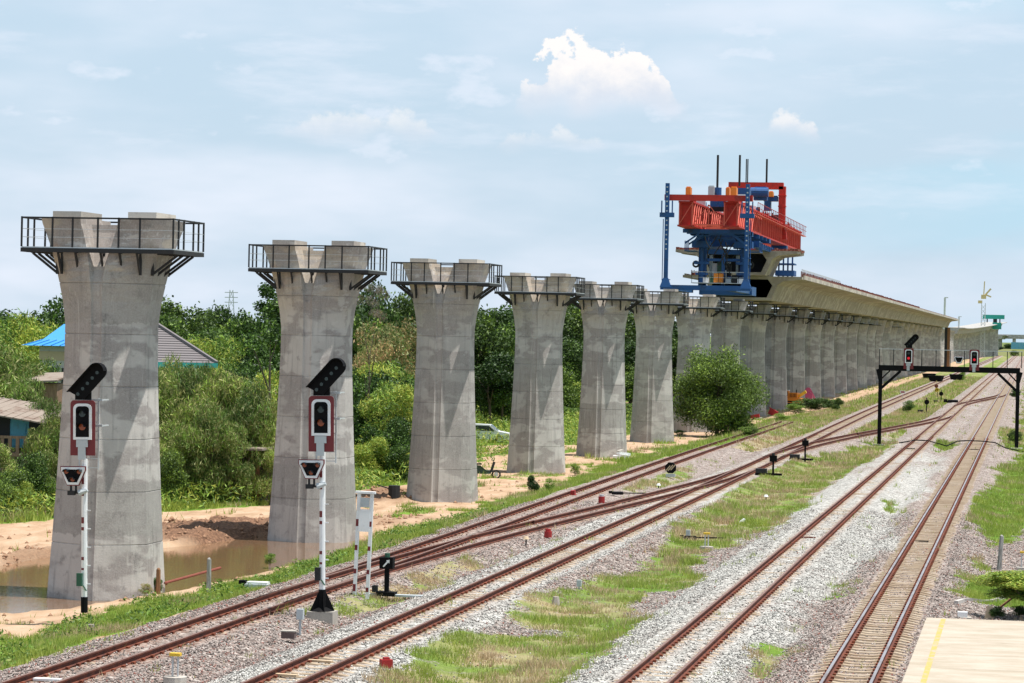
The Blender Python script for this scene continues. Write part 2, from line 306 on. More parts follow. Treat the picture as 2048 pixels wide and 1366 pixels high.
# ---------------------------------------------------------------- ground functions
def sst(x, a, b): t = np.clip((np.asarray(x, float)-a)/(b-a), 0, 1); return t*t*(3-2*t)
T = [lambda Y: -3.87+0*Y, lambda Y: -8.19+0*Y, lambda Y: -15.84-.85*sst(Y, 120, 330), lambda Y: -20.6-.95*sst(Y, 60, 210)]
XO1 = lambda Y: T[3](Y)+(T[2](Y)-T[3](Y))*sst(Y, 76, 168)
XO2 = lambda Y: T[2](Y)+(T[1](Y)-T[2](Y))*sst(Y, 180, 300)
XO3 = lambda Y: T[1](Y)+(T[0](Y)-T[1](Y))*sst(Y, 335, 425)
class VN:                                              # cheap tiled value noise, vectorised
    def __init__(s, seed): s.g = np.random.default_rng(seed).random((256, 256))
    def one(s, x, y):
        xi = np.floor(x).astype(int); yi = np.floor(y).astype(int); fx = x-xi; fy = y-yi; fx = fx*fx*(3-2*fx); fy = fy*fy*(3-2*fy)
        g = s.g; a = g[xi & 255, yi & 255]; b = g[(xi+1) & 255, yi & 255]; c = g[xi & 255, (yi+1) & 255]; d = g[(xi+1) & 255, (yi+1) & 255]
        return (a*(1-fx)+b*fx)*(1-fy)+(c*(1-fx)+d*fx)*fy
    def __call__(s, x, y, o=3):
        r = 0; a = 1; t = 0
        for i in range(o): r = r+a*s.one(x*2**i+17*i, y*2**i+31*i); t += a; a *= .5
        return r/t
N1, N2, N3 = VN(1), VN(2), VN(3)
def poly_mask(X, Y, px, z=-.45, soft=.35):
    P = np.array([G(a, b, z) for a, b in px]); n = len(P); ins = np.zeros(X.shape, bool); dist = np.full(X.shape, 1e9)
    for i in range(n):
        x1, y1 = P[i]; x2, y2 = P[(i+1) % n]
        with np.errstate(divide='ignore', invalid='ignore'):
            cnd = ((y1 > Y) != (y2 > Y)) & (X < (x2-x1)*(Y-y1)/(y2-y1+1e-12)+x1)
        ins ^= cnd
        dx, dy = x2-x1, y2-y1; t = np.clip(((X-x1)*dx+(Y-y1)*dy)/(dx*dx+dy*dy+1e-9), 0, 1); dist = np.minimum(dist, np.hypot((X-x1-t*dx), (Y-y1-t*dy)*.5))
    sd = np.where(ins, dist, -dist); return np.clip(.5+sd/(2*soft), 0, 1)
POND = [(-300, 1128), (0, 1126), (110, 1108), (250, 1130), (330, 1092), (430, 1077), (530, 1066), (725, 1068), (716, 1084), (640, 1112), (560, 1128), (430, 1160), (330, 1180), (230, 1197), (130, 1214), (0, 1222), (-300, 1250)]
GRASS = [  # (polygon in the photo, strength, dryness)
 ([(-300, 1330), (0, 1270), (110, 1238), (200, 1207), (300, 1188), (400, 1172), (560, 1128), (640, 1108), (720, 1078), (800, 1048), (900, 1028), (1000, 990), (1100, 965), (1200, 928), (1300, 900), (1400, 876), (1500, 846), (1560, 832), (1650, 822), (1660, 838), (1560, 868), (1480, 890), (1380, 912), (1270, 945), (1180, 975), (1080, 1006), (960, 1040), (850, 1078), (700, 1128), (560, 1172), (470, 1200), (330, 1235), (180, 1285), (0, 1345), (-300, 1420)], 1, .12),
 ([(560, 1205), (650, 1188), (700, 1170), (760, 1190), (890, 1168), (920, 1185), (860, 1205), (740, 1228), (690, 1246), (665, 1248), (560, 1240)], .62, .55),
 ([(760, 1125), (860, 1120), (945, 1108), (965, 1125), (960, 1145), (900, 1172), (800, 1185), (745, 1160)], .62, .6),
 ([(700, 1400), (790, 1330), (850, 1290), (1010, 1275), (1120, 1275), (1000, 1250), (1000, 1225), (1100, 1195), (1190, 1165), (1300, 1120), (1330, 1070), (1420, 1020), (1490, 975), (1540, 940), (1620, 920), (1750, 885), (1800, 888), (1760, 920), (1700, 945), (1650, 975), (1620, 1010), (1560, 1050), (1500, 1078), (1420, 1100), (1410, 1130), (1400, 1165), (1310, 1185), (1270, 1215), (1300, 1240), (1240, 1280), (1230, 1320), (1150, 1366), (1130, 1400)], .74, .50),
 ([(1220, 985), (1300, 962), (1370, 935), (1400, 950), (1330, 975), (1260, 995)], .6, .5),
 ([(1440, 905), (1520, 880), (1600, 855), (1660, 850), (1640, 868), (1560, 893), (1500, 905)], .6, .75),
 ([(1650, 1203), (1668, 1180), (1690, 1180), (1672, 1205)], .8, .1), ([(1515, 1335), (1530, 1310), (1590, 1310), (1600, 1330), (1560, 1366), (1520, 1366)], .8, .4), ([(1755, 1015), (1775, 1010), (1800, 1025), (1790, 1033)], .8, .1), ([(1858, 892), (1900, 886), (1925, 890), (1880, 910)], .9, .1),
 ([(1575, 1255), (1605, 1255), (1605, 1270), (1578, 1268)], .6, .2),
 ([(1935, 1010), (1985, 985), (2000, 935), (2100, 915), (2200, 1000), (2200, 1080), (2060, 1050), (1990, 1098), (1965, 1070), (1940, 1045)], 1, .15), ([(1990, 865), (2100, 850), (2100, 905), (2010, 900)], .9, .15),
 ([(1945, 1125), (1975, 1115), (1985, 1135), (1960, 1150)], .8, .5), ([(1905, 1192), (1940, 1165), (1990, 1150), (2100, 1150), (2100, 1215), (1940, 1202)], 1, .1),
 ([(60, 1325), (110, 1308), (130, 1318), (80, 1340)], .4, .1), ([(160, 1310), (215, 1318), (190, 1330)], .6, .2), ([(520, 1215), (590, 1200), (590, 1215), (530, 1232)], .5, .2), ([(650, 1130), (700, 1105), (715, 1120), (670, 1140)], .5, .2), ([(1000, 1215), (1080, 1205), (1090, 1215), (1010, 1225)], .7, .3)]
def dtrack(X, Y):
    d = np.full(np.shape(X), 99.)
    for i, t in enumerate(T): d = np.minimum(d, np.abs(X-t(Y))+(0 if i < 3 else 0.0)+np.where((i == 3) & (Y > 260), 99, 0))
    for t, a, b in ((XO1, 76, 168), (XO2, 180, 300), (XO3, 335, 425)): d = np.where((Y > a) & (Y < b), np.minimum(d, np.abs(X-t(Y))), d)
    return d
def field(X, Y):
    X = np.asarray(X, float); Y = np.asarray(Y, float)
    n = N1(X*.7+50, Y*.35+50, 4); wx = X+(N2(X*.8, Y*.5, 3)-.5)*1.6; wy = Y+(N3(X*.5, Y*.3, 3)-.5)*5
    d = dtrack(X, Y)
    grass = np.zeros(X.shape); dry = np.full(X.shape, .3)
    for px, st, dr in GRASS:
        P = np.array([G(a, b) for a, b in px]); 
        sel = (X > P[:, 0].min()-2) & (X < P[:, 0].max()+2) & (Y > P[:, 1].min()-6) & (Y < P[:, 1].max()+6)
        if not sel.any(): continue
        mk = np.zeros(X.shape); mk[sel] = poly_mask(wx[sel], wy[sel], px)*st; dry = np.where(mk > grass, dr, dry); grass = np.maximum(grass, mk)
    far = sst(Y, 215, 250)                              # beyond the portal the strips between the lines are grassy
    g2 = far*np.where((X < -10.3) & (X > -14.6), 1, 0)*.95
    g3 = sst(Y, 240, 262)*np.where((X < -18.3) & (X > -22.4-1.5*(n-.5)), 1, 0)
    g4 = sst(Y, 150, 175)*np.where((X > -.8+(n-.5)*3), 1, 0)*.85
    grass = np.maximum(grass, np.maximum(g2, np.maximum(g3, g4)))
    dry = np.where((Y > 225) & (X > -23), .2+.6*n, dry)
    grass = np.where(d < 1.25, grass*np.where((X < -18) & (Y > 180), .9, .25), grass)
    # left of the lines: dirt road, rough grass, wild green further away
    left = X < -24.6
    xb = np.interp(Y, [60, 100, 105.5, 110, 114, 120, 127, 137, 150, 170], [-60, -52, -45.5, -41, -40, -37.4, -34.4, -32.9, -32.2, -31.5]); wild = sst(xb-X+(n-.5)*2.2, -.4, .6)
    wild = np.where(poly_mask(wx, wy, [(890, 905), (980, 880), (1010, 875), (1130, 850), (1250, 845), (1270, 875), (1150, 895), (1000, 945), (880, 1000), (840, 940)]) > .5, np.where(n > .56, .8, 0), wild)
    wild = np.where((Y > 205) & (X < -32), np.where(n > .38, 1, 0), wild)
    rough = np.where(left & (Y > 118) & (X > -30), np.where(n > .60, .8, 0), 0)
    grass = np.where(left, np.maximum(grass, np.maximum(wild, rough*.8)), grass)
    dry = np.where(left & (wild > .3), .2, dry)
    pond = poly_mask(wx*.3+X*.7, wy*.3+Y*.7, POND, -.7, .5); grass = grass*(pond < .45)
    gravel = np.where(X > -22.9-(n-.5)*1.2, 1, 0).astype(float); gravel = np.where((X < -22.2) & (Y > 260), 0, gravel)
    fresh = np.where(X > -10.4, .85, .0)+np.where((X < -14.0) & (X > -17.6), .70, 0)+np.where((X <= -10.4) & (X >= -14.0), .35, 0)
    fresh = np.where(X > -10.4, .85-.75*sst(X+(N1(X*.4+9, Y*.12, 3)-.5)*2.5, -6.9+.9*sst(Y, 85, 100), -5.0+.6*sst(Y, 85, 100)), fresh)
    fresh = np.where((X < -11.5) & (X > -14.4) & (Y > 85) & (Y < 190), .12, fresh)
    fresh = fresh*(1-.62*sst(Y, 105, 240)); fresh = np.clip(fresh+(N2(X*.5, Y*.18, 3)-.5)*.5, 0, 1)
    dust = np.clip(1-np.abs(d-.53)/.42, 0, 1)*.75
    heap = poly_mask(wx, wy, [(320, 1080), (325, 1048), (420, 1042), (540, 1040), (545, 1072), (430, 1078)], -.65)
    heap = np.maximum(heap, poly_mask(wx, wy, [(0, 1118), (100, 1085), (110, 1110), (0, 1135)], -.65)*.6)
    heap = np.maximum(heap, poly_mask(wx, wy, [(715, 985), (740, 975), (830, 985), (820, 1000), (720, 1002)], -.65)*.8)
    heap = np.maximum(heap, poly_mask(wx, wy, [(710, 1035), (830, 1018), (870, 1030), (720, 1065)], -.65)*.35)
    # height
    z = np.full(X.shape, -.48); z = np.where(X < -18, -.45, z)
    z = z-.22*sst(-X, 22.6, 25.2)+(n-.5)*.10
    shoulder = -.17-np.maximum(0, d-1.35)*.24; z = np.maximum(z, np.where(X > -23, shoulder, -9))
    z = z+np.where(d < 1.3, (N2(X*2.1, Y*1.1, 3)-.5)*.055, (N2(X*1.4, Y*1.4, 3)-.5)*.09)
    bedt = np.where(X > -6, -.215, np.where(X > -12, -.186, np.where(X > -18.4, -.196, -.168))); z = np.where(d < 1.18, bedt+(N2(X*1.7, Y*.6, 3)-.5)*.06+.03*(d < .42)*0, z); z = np.where(d < 1.3, np.minimum(z, -.135), z)
    z = z+heap*(.05+.42*N3(X*1.5, Y*1.5, 3)**1.5)+np.where(left, (N3(X*.9, Y*.5, 3)-.5)*.10, 0)
    z = z-pond*.75+(1-sst(Y, 55, 70))*0
    z = np.where(X > 1, z+.1, z)
    return dict(z=z, grass=grass, dry=dry, gravel=gravel, fresh=fresh, dust=dust, heap=heap, pond=pond, d=d)
def gz(x, y): return float(field(np.array([x]), np.array([y]))['z'][0])

# ---------------------------------------------------------------- ground sheet
ys = [46.]
while ys[-1] < 1700: ys.append(ys[-1]+.17*(ys[-1]/60)**1.55)
ys = np.array(ys); xs = np.concatenate([np.arange(-110, -40, 1.2), np.arange(-40, 6, .2), np.arange(6, 42, 1.2)])
XX, YY = np.meshgrid(xs, ys); FD = field(XX, YY); nx = len(xs)
V = np.stack([XX, YY, FD['z']], -1).reshape(-1, 3); I = np.arange(len(ys)-1)[:, None]*nx+np.arange(nx-1)[None, :]
Q = np.stack([I, I+1, I+1+nx, I+nx], -1).reshape(-1, 4)
def facemean(a): a = a.reshape(-1); return a[Q].mean(1)
gm, vm = facemean(FD['grass']), facemean(FD['gravel']); cls = np.where(gm > .5, 1, np.where(vm > .5, 0, 2))
for ci, nm in ((0, 'ballast'), (1, 'grass_verge'), (2, 'dirt_road')):
    q = Q[cls == ci]; u, inv = np.unique(q, return_inverse=True); me = fast(nm, V[u], inv.reshape(-1, 4), M_GND)
    for an, chs in (('mask', ('grass', 'fresh', 'gravel')), ('mask2', ('dry', 'heap', 'dust'))):
        a = me.color_attributes.new(an, 'FLOAT_COLOR', 'POINT'); cc = np.ones((len(u), 4), np.float32)
        for i, c in enumerate(chs): cc[:, i] = FD[c].reshape(-1)[u]
        a.data.foreach_set('color', cc.ravel())
    me.polygons.foreach_set('use_smooth', np.ones(len(q), bool)); link(nm, me, kind='structure')
def mk_farground():
    m = Mt('far_ground', .95, 0, .1); n = m.noise(m.pos(), .02, 4, .6); m.color(m.mix(m.mr(n, .4, .6), (.08, .14, .03), (.16, .17, .07))); return m.m
MB().add([(-9000, 30, -1.9), (9000, 30, -1.9), (9000, 25000, -1.9), (-9000, 25000, -1.9)], [(0, 1, 2, 3)]).build('ground', mk_farground(), kind='structure')
MB().add([(-42, 60, -.83), (-23.5, 60, -.83), (-23.5, 122, -.83), (-42, 122, -.83)], [(0, 1, 2, 3)]).build('water', M_WATER, kind='structure')
# ---------------------------------------------------------------- station platform
pf = MB(); pf.b2((-2.64, 30, -.6), (6, 78.55, -.012)); po = pf.build('platform_base', M_SLAB, kind='structure')
MS2 = mk_slab(); 
for i in range(12):
    for j in range(3):
        b_ = MB(); b_.b2((-2.655+j*2.9, 78.6-(i+1)*3.0+.012, -.0115), (-2.655+(j+1)*2.9-.012, 78.6-i*3.0, .02)); b_.build('paving_slab', M_SLAB, po)
MB().b2((-2.26, 30, .0215), (-2.13, 78.3, .0245)).build('painted_line', paint('worn_yellow_line', (.45, .32, .09), .8, 1.6, (.38, .32, .25), 0, 3.5), kind='structure')

# ---------------------------------------------------------------- piers
PX0 = -28.2; ZG = -.65
def pierX(Y): return -27.98-.60*float(sst(Y, 130, 300))
def pierZ(Y): return .0006*(Y-84)
HS = [(-1.2, 3.32, 2.75), (0, 3.20, 2.56), (1.5, 3.04, 2.40), (3, 2.90, 2.25), (4.5, 2.78, 2.13), (6, 2.68, 2.02), (7.2, 2.62, 1.95), (8.2, 2.62, 1.93), (8.9, 2.78, 1.98), (9.5, 2.99, 2.14), (10.1, 3.24, 2.30), (10.55, 3.46, 2.44), (11.0, 3.74, 2.62), (11.24, 3.92, 2.7)]
def prof(h):
    for (a, w1, d1), (b, w2, d2) in zip(HS, HS[1:]):
        if h <= b: t = (h-a)/(b-a); return w1+(w2-w1)*t, d1+(d2-d1)*t
    return HS[-1][1:]
JO = [1.5, 3.1, 4.7, 6.3, 7.9, 9.45]
def section(h, ins=0):
    w, d = prof(h); w = w/2-ins; d = d/2-ins; c = .38; t = max(0, min(1, (h-9.2)/2.1)); g = .17+.43*t**1.5; e = .05+.53*t**1.3
    gs = min(.06+.1*t, .2); vb = .66*(1-.82*max(0, min(1, (h-9.6)/1.4))); vg = vb*(1-g/(w-c))
    return [(-w+c, -d), (-g, -d-vg), (-g+gs, -d-vg+e), (g-gs, -d-vg+e), (g, -d-vg), (w-c, -d), (w, -d+c), (w, d-c), (w-c, d), (g, d+vg), (g-gs, d+vg-e), (-g+gs, d+vg-e), (-g, d+vg), (-w+c, d), (-w, d-c), (-w, -d+c)]
def column_mesh():
    hs = sorted(set([-1.2, 0]+[h for h, _, _ in HS]+[8.55, 9.2, 9.8, 10.3, 10.8])); hs = [(h, 0) for h in hs]
    for j in JO: hs += [(j-.018, 0), (j-.005, .018), (j+.005, .018), (j+.018, 0)]
    hs = [x for x in sorted(hs) if not (x[1] == 0 and any(abs(x[0]-j) < .017 for j in JO))]
    v = []; f = []
    for h, i in hs: v += [(x, y, h+ZG) for x, y in section(h, i)]
    for k in range(len(hs)-1): f += [(k*16+i, k*16+(i+1) % 16, (k+1)*16+(i+1) % 16, (k+1)*16+i) for i in range(16)]
    top = (len(hs)-1)*16; f.append(tuple(range(top, top+16)))
    b = MB().add(v, f)
    w, d = 3.78, 2.8; sc = section(11.24); 
    for sgn in (1, -1):                                  # the two horns of the cap
        idx = [0, 1, 12, 13, 14, 15]; lo = [(sc[i][0]*sgn, sc[i][1], 11.24+ZG) for i in idx]; hi = [(sc[i][0]*1.02*sgn, sc[i][1]*1.02, 11.42+ZG) for i in idx]
        b.add(lo+hi, [(i, (i+1) % 6, 6+(i+1) % 6, 6+i) for i in range(6)]+[(6, 7, 8, 9, 10, 11)])
    return b.mesh('column', C_PIER)
ME_COL = column_mesh()
PW, PD, PZ = 4.8, 3.2, 9.84                              # walkway size and level
def plinth_mesh():
    b = MB(); b.b2((-.45, -1.0, 0), (.45, 1.0, .215)); return b.mesh('bearing_plinth', C_LITE)
ME_PL = plinth_mesh()
def walkway_mesh():
    b = MB(); w, d = PW/2, PD/2; iw, idp = 1.72, 1.36
    for lo, hi in (((-w, -d), (w, -idp)), ((-w, idp), (w, d)), ((-w, -idp), (-iw, idp)), ((iw, -idp), (w, idp))): b.b2((*lo, PZ), (*hi, PZ+.035), 1)
    for y in (-d, d): b.b2((-w-.02, y-.03, PZ-.13), (w+.02, y+.03, PZ-.002))
    for x in (-w, w): b.b2((x-.03, -d+.03, PZ-.128), (x+.03, d-.03, PZ-.004))
    return b.mesh('walkway', [DGREY, GALV])
ME_WALK = walkway_mesh()
def handrail_mesh():
    b = MB(); w, d = PW/2, PD/2; z = PZ+.92; P = [(-w, -d), (w, -d), (w, d), (-w, d)]
    for i in range(4):
        a, c = P[i], P[(i+1) % 4]; b.beam((*a, z), (*c, z), .05)
        for zz in (PZ+.33, PZ+.58): b.beam((*a, zz), (*c, zz), .011, mi=1)
    return b.mesh('handrail', [DGREY, GALV])
ME_HR = handrail_mesh()
ME_POST = MB().b2((-.025, -.025, 0), (.025, .025, .92)).mesh('rail_post', DGREY)
def bracket_mesh(L):
    b = MB(); b.beam((0, 0, -.10), (L, 0, -.10), .06, .09); b.beam((0, 0, -.02), (0, 0, -.78), .08, .07); b.beam((.03, 0, -.72), (L-.05, 0, -.14), .055, .07); return b.mesh('bracket', DGREY)
ME_BRS, ME_BRL = bracket_mesh(.42), bracket_mesh(.85)
WORDS = {1: 'nearest bare concrete pier with steel walkway, standing in the muddy pond at the left', 2: 'second bare concrete pier, behind the right signal mast at the end of the pond', 3: 'third bare concrete pier from the left, beside the dirt road and motorbike', 4: 'fourth bare concrete pier from the left, on bare dirt behind the motorbike', 5: 'fifth bare concrete pier from the left, with white rubble at its foot', 6: 'sixth bare concrete pier from the left, last one before the round green tree', 7: 'bare concrete pier whose foot is hidden by the round green tree, below the gantry front', 8: 'bare concrete pier carrying the blue front leg of the launching gantry', 9: 'first concrete pier under the finished deck, where the deck begins'}
piers = []
PYS = {2: 109.8, 3: 135.5, 4: 165.2, 5: 189.5, 6: 216.8}; PXS = {1: -27.95, 2: -27.88, 3: -27.97, 4: -28.5, 5: -28.25, 6: -28.45}
ORD = dict(enumerate('zeroth first second third fourth fifth sixth seventh eighth ninth tenth eleventh twelfth thirteenth fourteenth fifteenth sixteenth seventeenth eighteenth nineteenth twentieth twenty-first twenty-second twenty-third twenty-fourth twenty-fifth twenty-sixth twenty-seventh twenty-eighth twenty-ninth thirtieth thirty-first'.split()))
def side_w(z): w, d = prof(z-ZG); return w/2, d/2
for k in range(1, 32):
    Y = PYS.get(k, 84.4+26.4*(k-1)); X = PXS.get(k, pierX(Y))
    lab = WORDS.get(k, None)
    if not lab: lab = f'{ORD[k]} pier counted from the left, under the finished deck, ' + ('with its dark walkway' if k < 18 or k == 20 else 'no walkway')
    p = thing('bridge_pier', lab, 'bridge pier', (X, Y, pierZ(Y)), 0, 'concrete piers of the viaduct'); piers.append(p)
    link('column', ME_COL, p)
    for sx in (-1, 1): link('bearing_plinth', ME_PL, p, (sx*1.18+(.04 if sx > 0 else 0), .0, 11.42+ZG+.0005))
    if k < 18 or k == 20:
        link('walkway', ME_WALK, p); link('handrail', ME_HR, p)
        w, d = PW/2, PD/2
        if k <= 14:
            pts = [(x, y) for y in (-d, d) for x in (-w, -1.42, -.78, .02, .68, 1.35, w)]+[(x, y) for x in (-w, w) for y in (-d+.55, -d+1.1, d-1.1, d-.55)]
            for x, y in pts: link('rail_post', ME_POST, p, (x, y, PZ+.03))
            for x in (-1.25, -.7, .1, .7, 1.25):
                for sy in (-1, 1): link('bracket', ME_BRS, p, (x, sy*1.17, PZ), (0, 0, sy*math.pi/2))
            for y in (-.8, -.3, .35, .8):
                for sx in (-1, 1): link('bracket', ME_BRL, p, (sx*1.52, y, PZ), (0, 0, 0 if sx > 0 else math.pi))

# ---------------------------------------------------------------- viaduct deck
DX = -28.75
def girder_outline(x0=0, zb=0):
    o = [(-2.9, 0), (2.9, 0), (3.55, 1.55), (4.1, 1.93), (6.0, 2.16), (6.0, 2.42), (-6.0, 2.42), (-6.0, 2.16), (-4.1, 1.93), (-3.55, 1.55)]
    return [(x+x0, z+zb) for x, z in o]
def seg_mesh(L, name='girder_segment', mat=None):
    """hollow box segment"""
    mat = mat or C_DECK
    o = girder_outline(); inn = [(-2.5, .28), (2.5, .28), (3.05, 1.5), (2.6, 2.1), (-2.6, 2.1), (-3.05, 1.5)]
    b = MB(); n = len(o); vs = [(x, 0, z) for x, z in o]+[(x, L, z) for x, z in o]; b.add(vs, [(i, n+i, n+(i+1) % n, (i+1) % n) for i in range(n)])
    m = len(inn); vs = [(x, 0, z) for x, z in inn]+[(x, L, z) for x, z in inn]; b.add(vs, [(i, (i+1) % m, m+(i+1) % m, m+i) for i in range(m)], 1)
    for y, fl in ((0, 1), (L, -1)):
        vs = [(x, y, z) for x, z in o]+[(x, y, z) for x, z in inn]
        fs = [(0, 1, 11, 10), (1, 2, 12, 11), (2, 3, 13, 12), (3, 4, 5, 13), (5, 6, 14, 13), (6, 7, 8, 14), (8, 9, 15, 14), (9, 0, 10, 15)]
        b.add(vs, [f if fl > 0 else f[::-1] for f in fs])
    if L < 3: b.add([(x, L*.8, z) for x, z in inn], [tuple(range(6))], 1)  # near-black sheet across the hollow, painting in its inner shade
    return b.mesh(name, [mat, SHADEFILL])
deck = thing('viaduct_deck', 'long beige concrete box girder deck running over the row of piers to the right', 'viaduct', (0, 0, 0))
ME_SEG = seg_mesh(3.27); Y0, Y1 = 286.0, 905.0; n = int((Y1-Y0)/3.3)
zb = lambda Y: 11.10+pierZ(Y)
for i in range(n):
    y = Y0+3.3*i; o = link('girder_segment', ME_SEG, deck, (DX, y, zb(y)))
kerb = MB(); bars = MB(); 
for x in (-5.9, 5.9):
    kerb.beam((DX+x*1.02, Y0+2, zb(Y0)+2.40), (DX+x*1.02, Y1, zb(Y1)+2.40), .14, .42)
    bars.beam((DX+x-.25*np.sign(x), Y0+6, zb(Y0)+2.62), (DX+x-.25*np.sign(x), Y1, zb(Y1)+2.62), .28, .36)
    for i in range(260):
        y = Y0+4+i*1.2
        bars.beam((DX+x-.3*np.sign(x), y, zb(y)+2.4), (DX+x-.3*np.sign(x), y, zb(y)+2.98+R.random()*.12), .07)
kerb.build('edge_kerb', C_LITE, deck); bars.build('starter_bars', RUSTBAR, deck, kind='stuff')
for x in (-5.2, 5.2):
    for i in range(36):
        y = Y0+10+i*1.7
        b = MB(); b.beam((0, 0, 0), (0, 0, 1.0), .06); o = b.build('guard_post', GALV, deck, loc=(DX+x, y, zb(y)+2.42))
    b = MB()
    for zz in (.5, .98): b.beam((DX+x, Y0+10, zb(Y0)+2.42+zz), (DX+x, Y0+69, zb(Y0)+2.44+zz), .05)
    b.build('guard_rail', GALV, deck)
for k in range(9, 32):
    Y = 84.4+26.4*(k-1)
    MB().b2((-2.2, -.9, 0), (2.2, .9, .09)).build('bearing', DGREY, deck, loc=(DX, Y, 11.035+pierZ(Y)))
# far end column and the mast by it
x, y, z = PY(1893, 723, 905); e = thing('end_mast', 'tall dark brown steel column at the far end of the finished deck', 'mast', (x, y, -1)); MB().b2((-.75, -.5, 0), (.1, .5, 14.0)).build('post', DGREY, e); MB().b2((.11, -.5, 0), (.95, .4, 12.6)).build('cladding', WOODB, e)

# ---------------------------------------------------------------- launching gantry
GX = -28.35
g = thing('launching_gantry', 'red and blue launching gantry perched over the piers, hanging new deck segments', 'gantry crane', (0, 0, 0))
def gp(name, mb, mats, **k): return mb.build(name, mats, g, **k)
YF, YR = 251., 322.; zt, zl = 19.45, 17.2
for gx in (-2.0, 2.0):                                    # the two main box girders: lattice nose, then plate girder with stiffeners
    x0, x1 = GX+gx-.62, GX+gx+.62
    c = MB(); c.b2((x0-.05, YF, zt-.16), (x1+.05, YR, zt)); c.b2((x0-.12, YF, zl), (x1+.12, YR, zl+.14)); ch = gp('girder_chord', c, GRED)
    w = MB(); w.b2((x0+.22, YF+.6, zl+.142), (x1-.22, YR, zt-.162)); gp('girder_web', w, GRED)
    for i in range(88):
        y = YF+.1+i*.8
        if y < YR:
            st = MB(); st.b2((x0, y, zl+.141), (x0+.215, y+.09, zt-.163)); st.b2((x1-.215, y, zl+.141), (x1, y+.09, zt-.163)); gp('stiffener', st, GREDL if (i*7) % 3 else GRED)
    fr = MB(); fr.beam((x0+.05, YF, zl+.1), (x0+.05, YF, zt-.1), .1); fr.beam((x1-.05, YF, zl+.1), (x1-.05, YF, zt-.1), .1); fr.beam((x0, YF, zl+.1), (x1, YF, zt-.1), .07); gp('nose_frame', fr, GREDL)
    for yy in (262, 280, 300, 316): b = MB(); b.b2((x0-.2, yy, zl-.42), (x1+.2, yy+1.4, zl-.005)); gp('girder_shoe', b, GBLUE)
    wk = MB(); side = np.sign(gx); wx = GX+gx+side*1.05
    wk.b2((min(wx, wx-side*.38), YF+14, zt-.5), (max(wx, wx-side*.38), YR+1, zt-.45)); gp('walk_plate', wk, GREDL)
    for i in range(29): b = MB(); b.beam((wx, YF+14+i*2, zt-.45), (wx, YF+14+i*2, zt+.62), .05); gp('walk_post', b, REDP)
    b = MB(); b.beam((wx, YF+14, zt+.6), (wx, YR+1, zt+.6), .05); b.beam((wx, YF+14, zt+.1), (wx, YR+1, zt+.1), .04); gp('walk_rail', b, REDP)
b = MB(); xa, xb = GX-1.38, GX+1.38
for a, c in (((xa, zl+.2), (GX, zt-.3)), ((GX, zt-.3), (xb, zl+.2)), ((xa, zl+.2), (xb, zl+.2)), ((GX, zl+.2), (GX, zt-.3))): b.beam((a[0], YF+.3, a[1]), (c[0], YF+.3, c[1]), .07)
gp('nose_bracing', b, GREDL)
b = MB(); b.b2((GX-3.85, YF-.6, 19.46), (GX+3.95, YF+.0, 19.98)); gp('front_cross_beam', b, GRED)
# outer lifting posts, arms and collars
def pierced_post(x, y, z0, z1):
    p = MB(); p.b2((x-.17, y-.2, z0), (x+.17, y+.2, z1)); o = gp('lifting_post', p, GBLUE)
    zz = z1-.35
    while zz > 15: h = MB(); h.b2((-.07, -.012, -.06), (.07, .01, .06)); h.build('pin_hole', LGREY, o, loc=(x, y-.2, zz)); zz -= .42
for sx, zt2 in ((-1, 20.95), (1, 20.95)):
    x = GX+sx*3.55; pierced_post(x, YF-.9, 12.0, zt2)
    c = MB(); c.b2((x-.62, YF-1.25, 17.95), (x+.62, YF-.62, 18.35)); c.b2((x-.52, YF-1.1, 18.3), (x-.42, YF-.95, 19.4)); c.b2((x+.42, YF-1.1, 18.3), (x+.52, YF-.95, 19.4)); gp('post_collar', c, GBLUE)
    c = MB(); c.cyl((x+sx*.32, YF-.9, 12.2), (x+sx*.32, YF-.9, 17.8), .04, 6); gp('ladder_pipe', c, GBLUE)
    f = MB(); f.add([(x-.5, YF-1.2, 11.75), (x+.5, YF-1.2, 11.75), (x+.5, YF-.6, 11.75), (x-.5, YF-.6, 11.75), (x-.2, YF-1.1, 12.6), (x+.2, YF-1.1, 12.6), (x+.2, YF-.7, 12.6), (x-.2, YF-.7, 12.6)], [(0, 1, 5, 4), (1, 2, 6, 5), (2, 3, 7, 6), (3, 0, 4, 7), (3, 2, 1, 0), (4, 5, 6, 7)]); gp('post_foot', f, GBLUE)
b = MB(); b.b2((GX-4.0, YF-1.15, 11.55), (GX+4.0, YF-.65, 11.98)); gp('lower_cross_beam', b, GBLUE)
b = MB(); b.b2((GX-2.0, 262.5, 11.35), (GX+2.9, 266.5, 12.15)); gp('lower_frame', b, GBLUE)
b = MB(); b.b2((GX-3.2, YF-.7, 11.5), (GX-2.6, 263, 11.9)); b.b2((GX+2.0, YF-.7, 11.5), (GX+2.7, 263, 12.0)); gp('long_beam', b, GBLUE)
for sx in (-1, 1):                                        # main leg frame on pier 8
    x = GX+sx*1.95; b = MB(); b.b2((x-.36, 264.2, 11.9), (x+.36, 265.0, 16.0)); gp('leg_column', b, GBLUE)
    b = MB(); b.b2((x-.95, 263.6, 15.75), (x+.75, 265.5, 16.35)); b.b2((x-.5, 264, 16.352), (x+.5, 265.3, 16.78)); gp('leg_head', b, GBLUE)
    b = MB(); b.b2((x-.13, 263.95, 12.2), (x+.13, 264.15, 15.7)); gp('stiffening_plate', b, GBLUE)
b = MB(); b.b2((GX-1.6, 264.3, 15.15), (GX+1.6, 264.95, 15.6)); gp('leg_tie_beam', b, GBLUE)
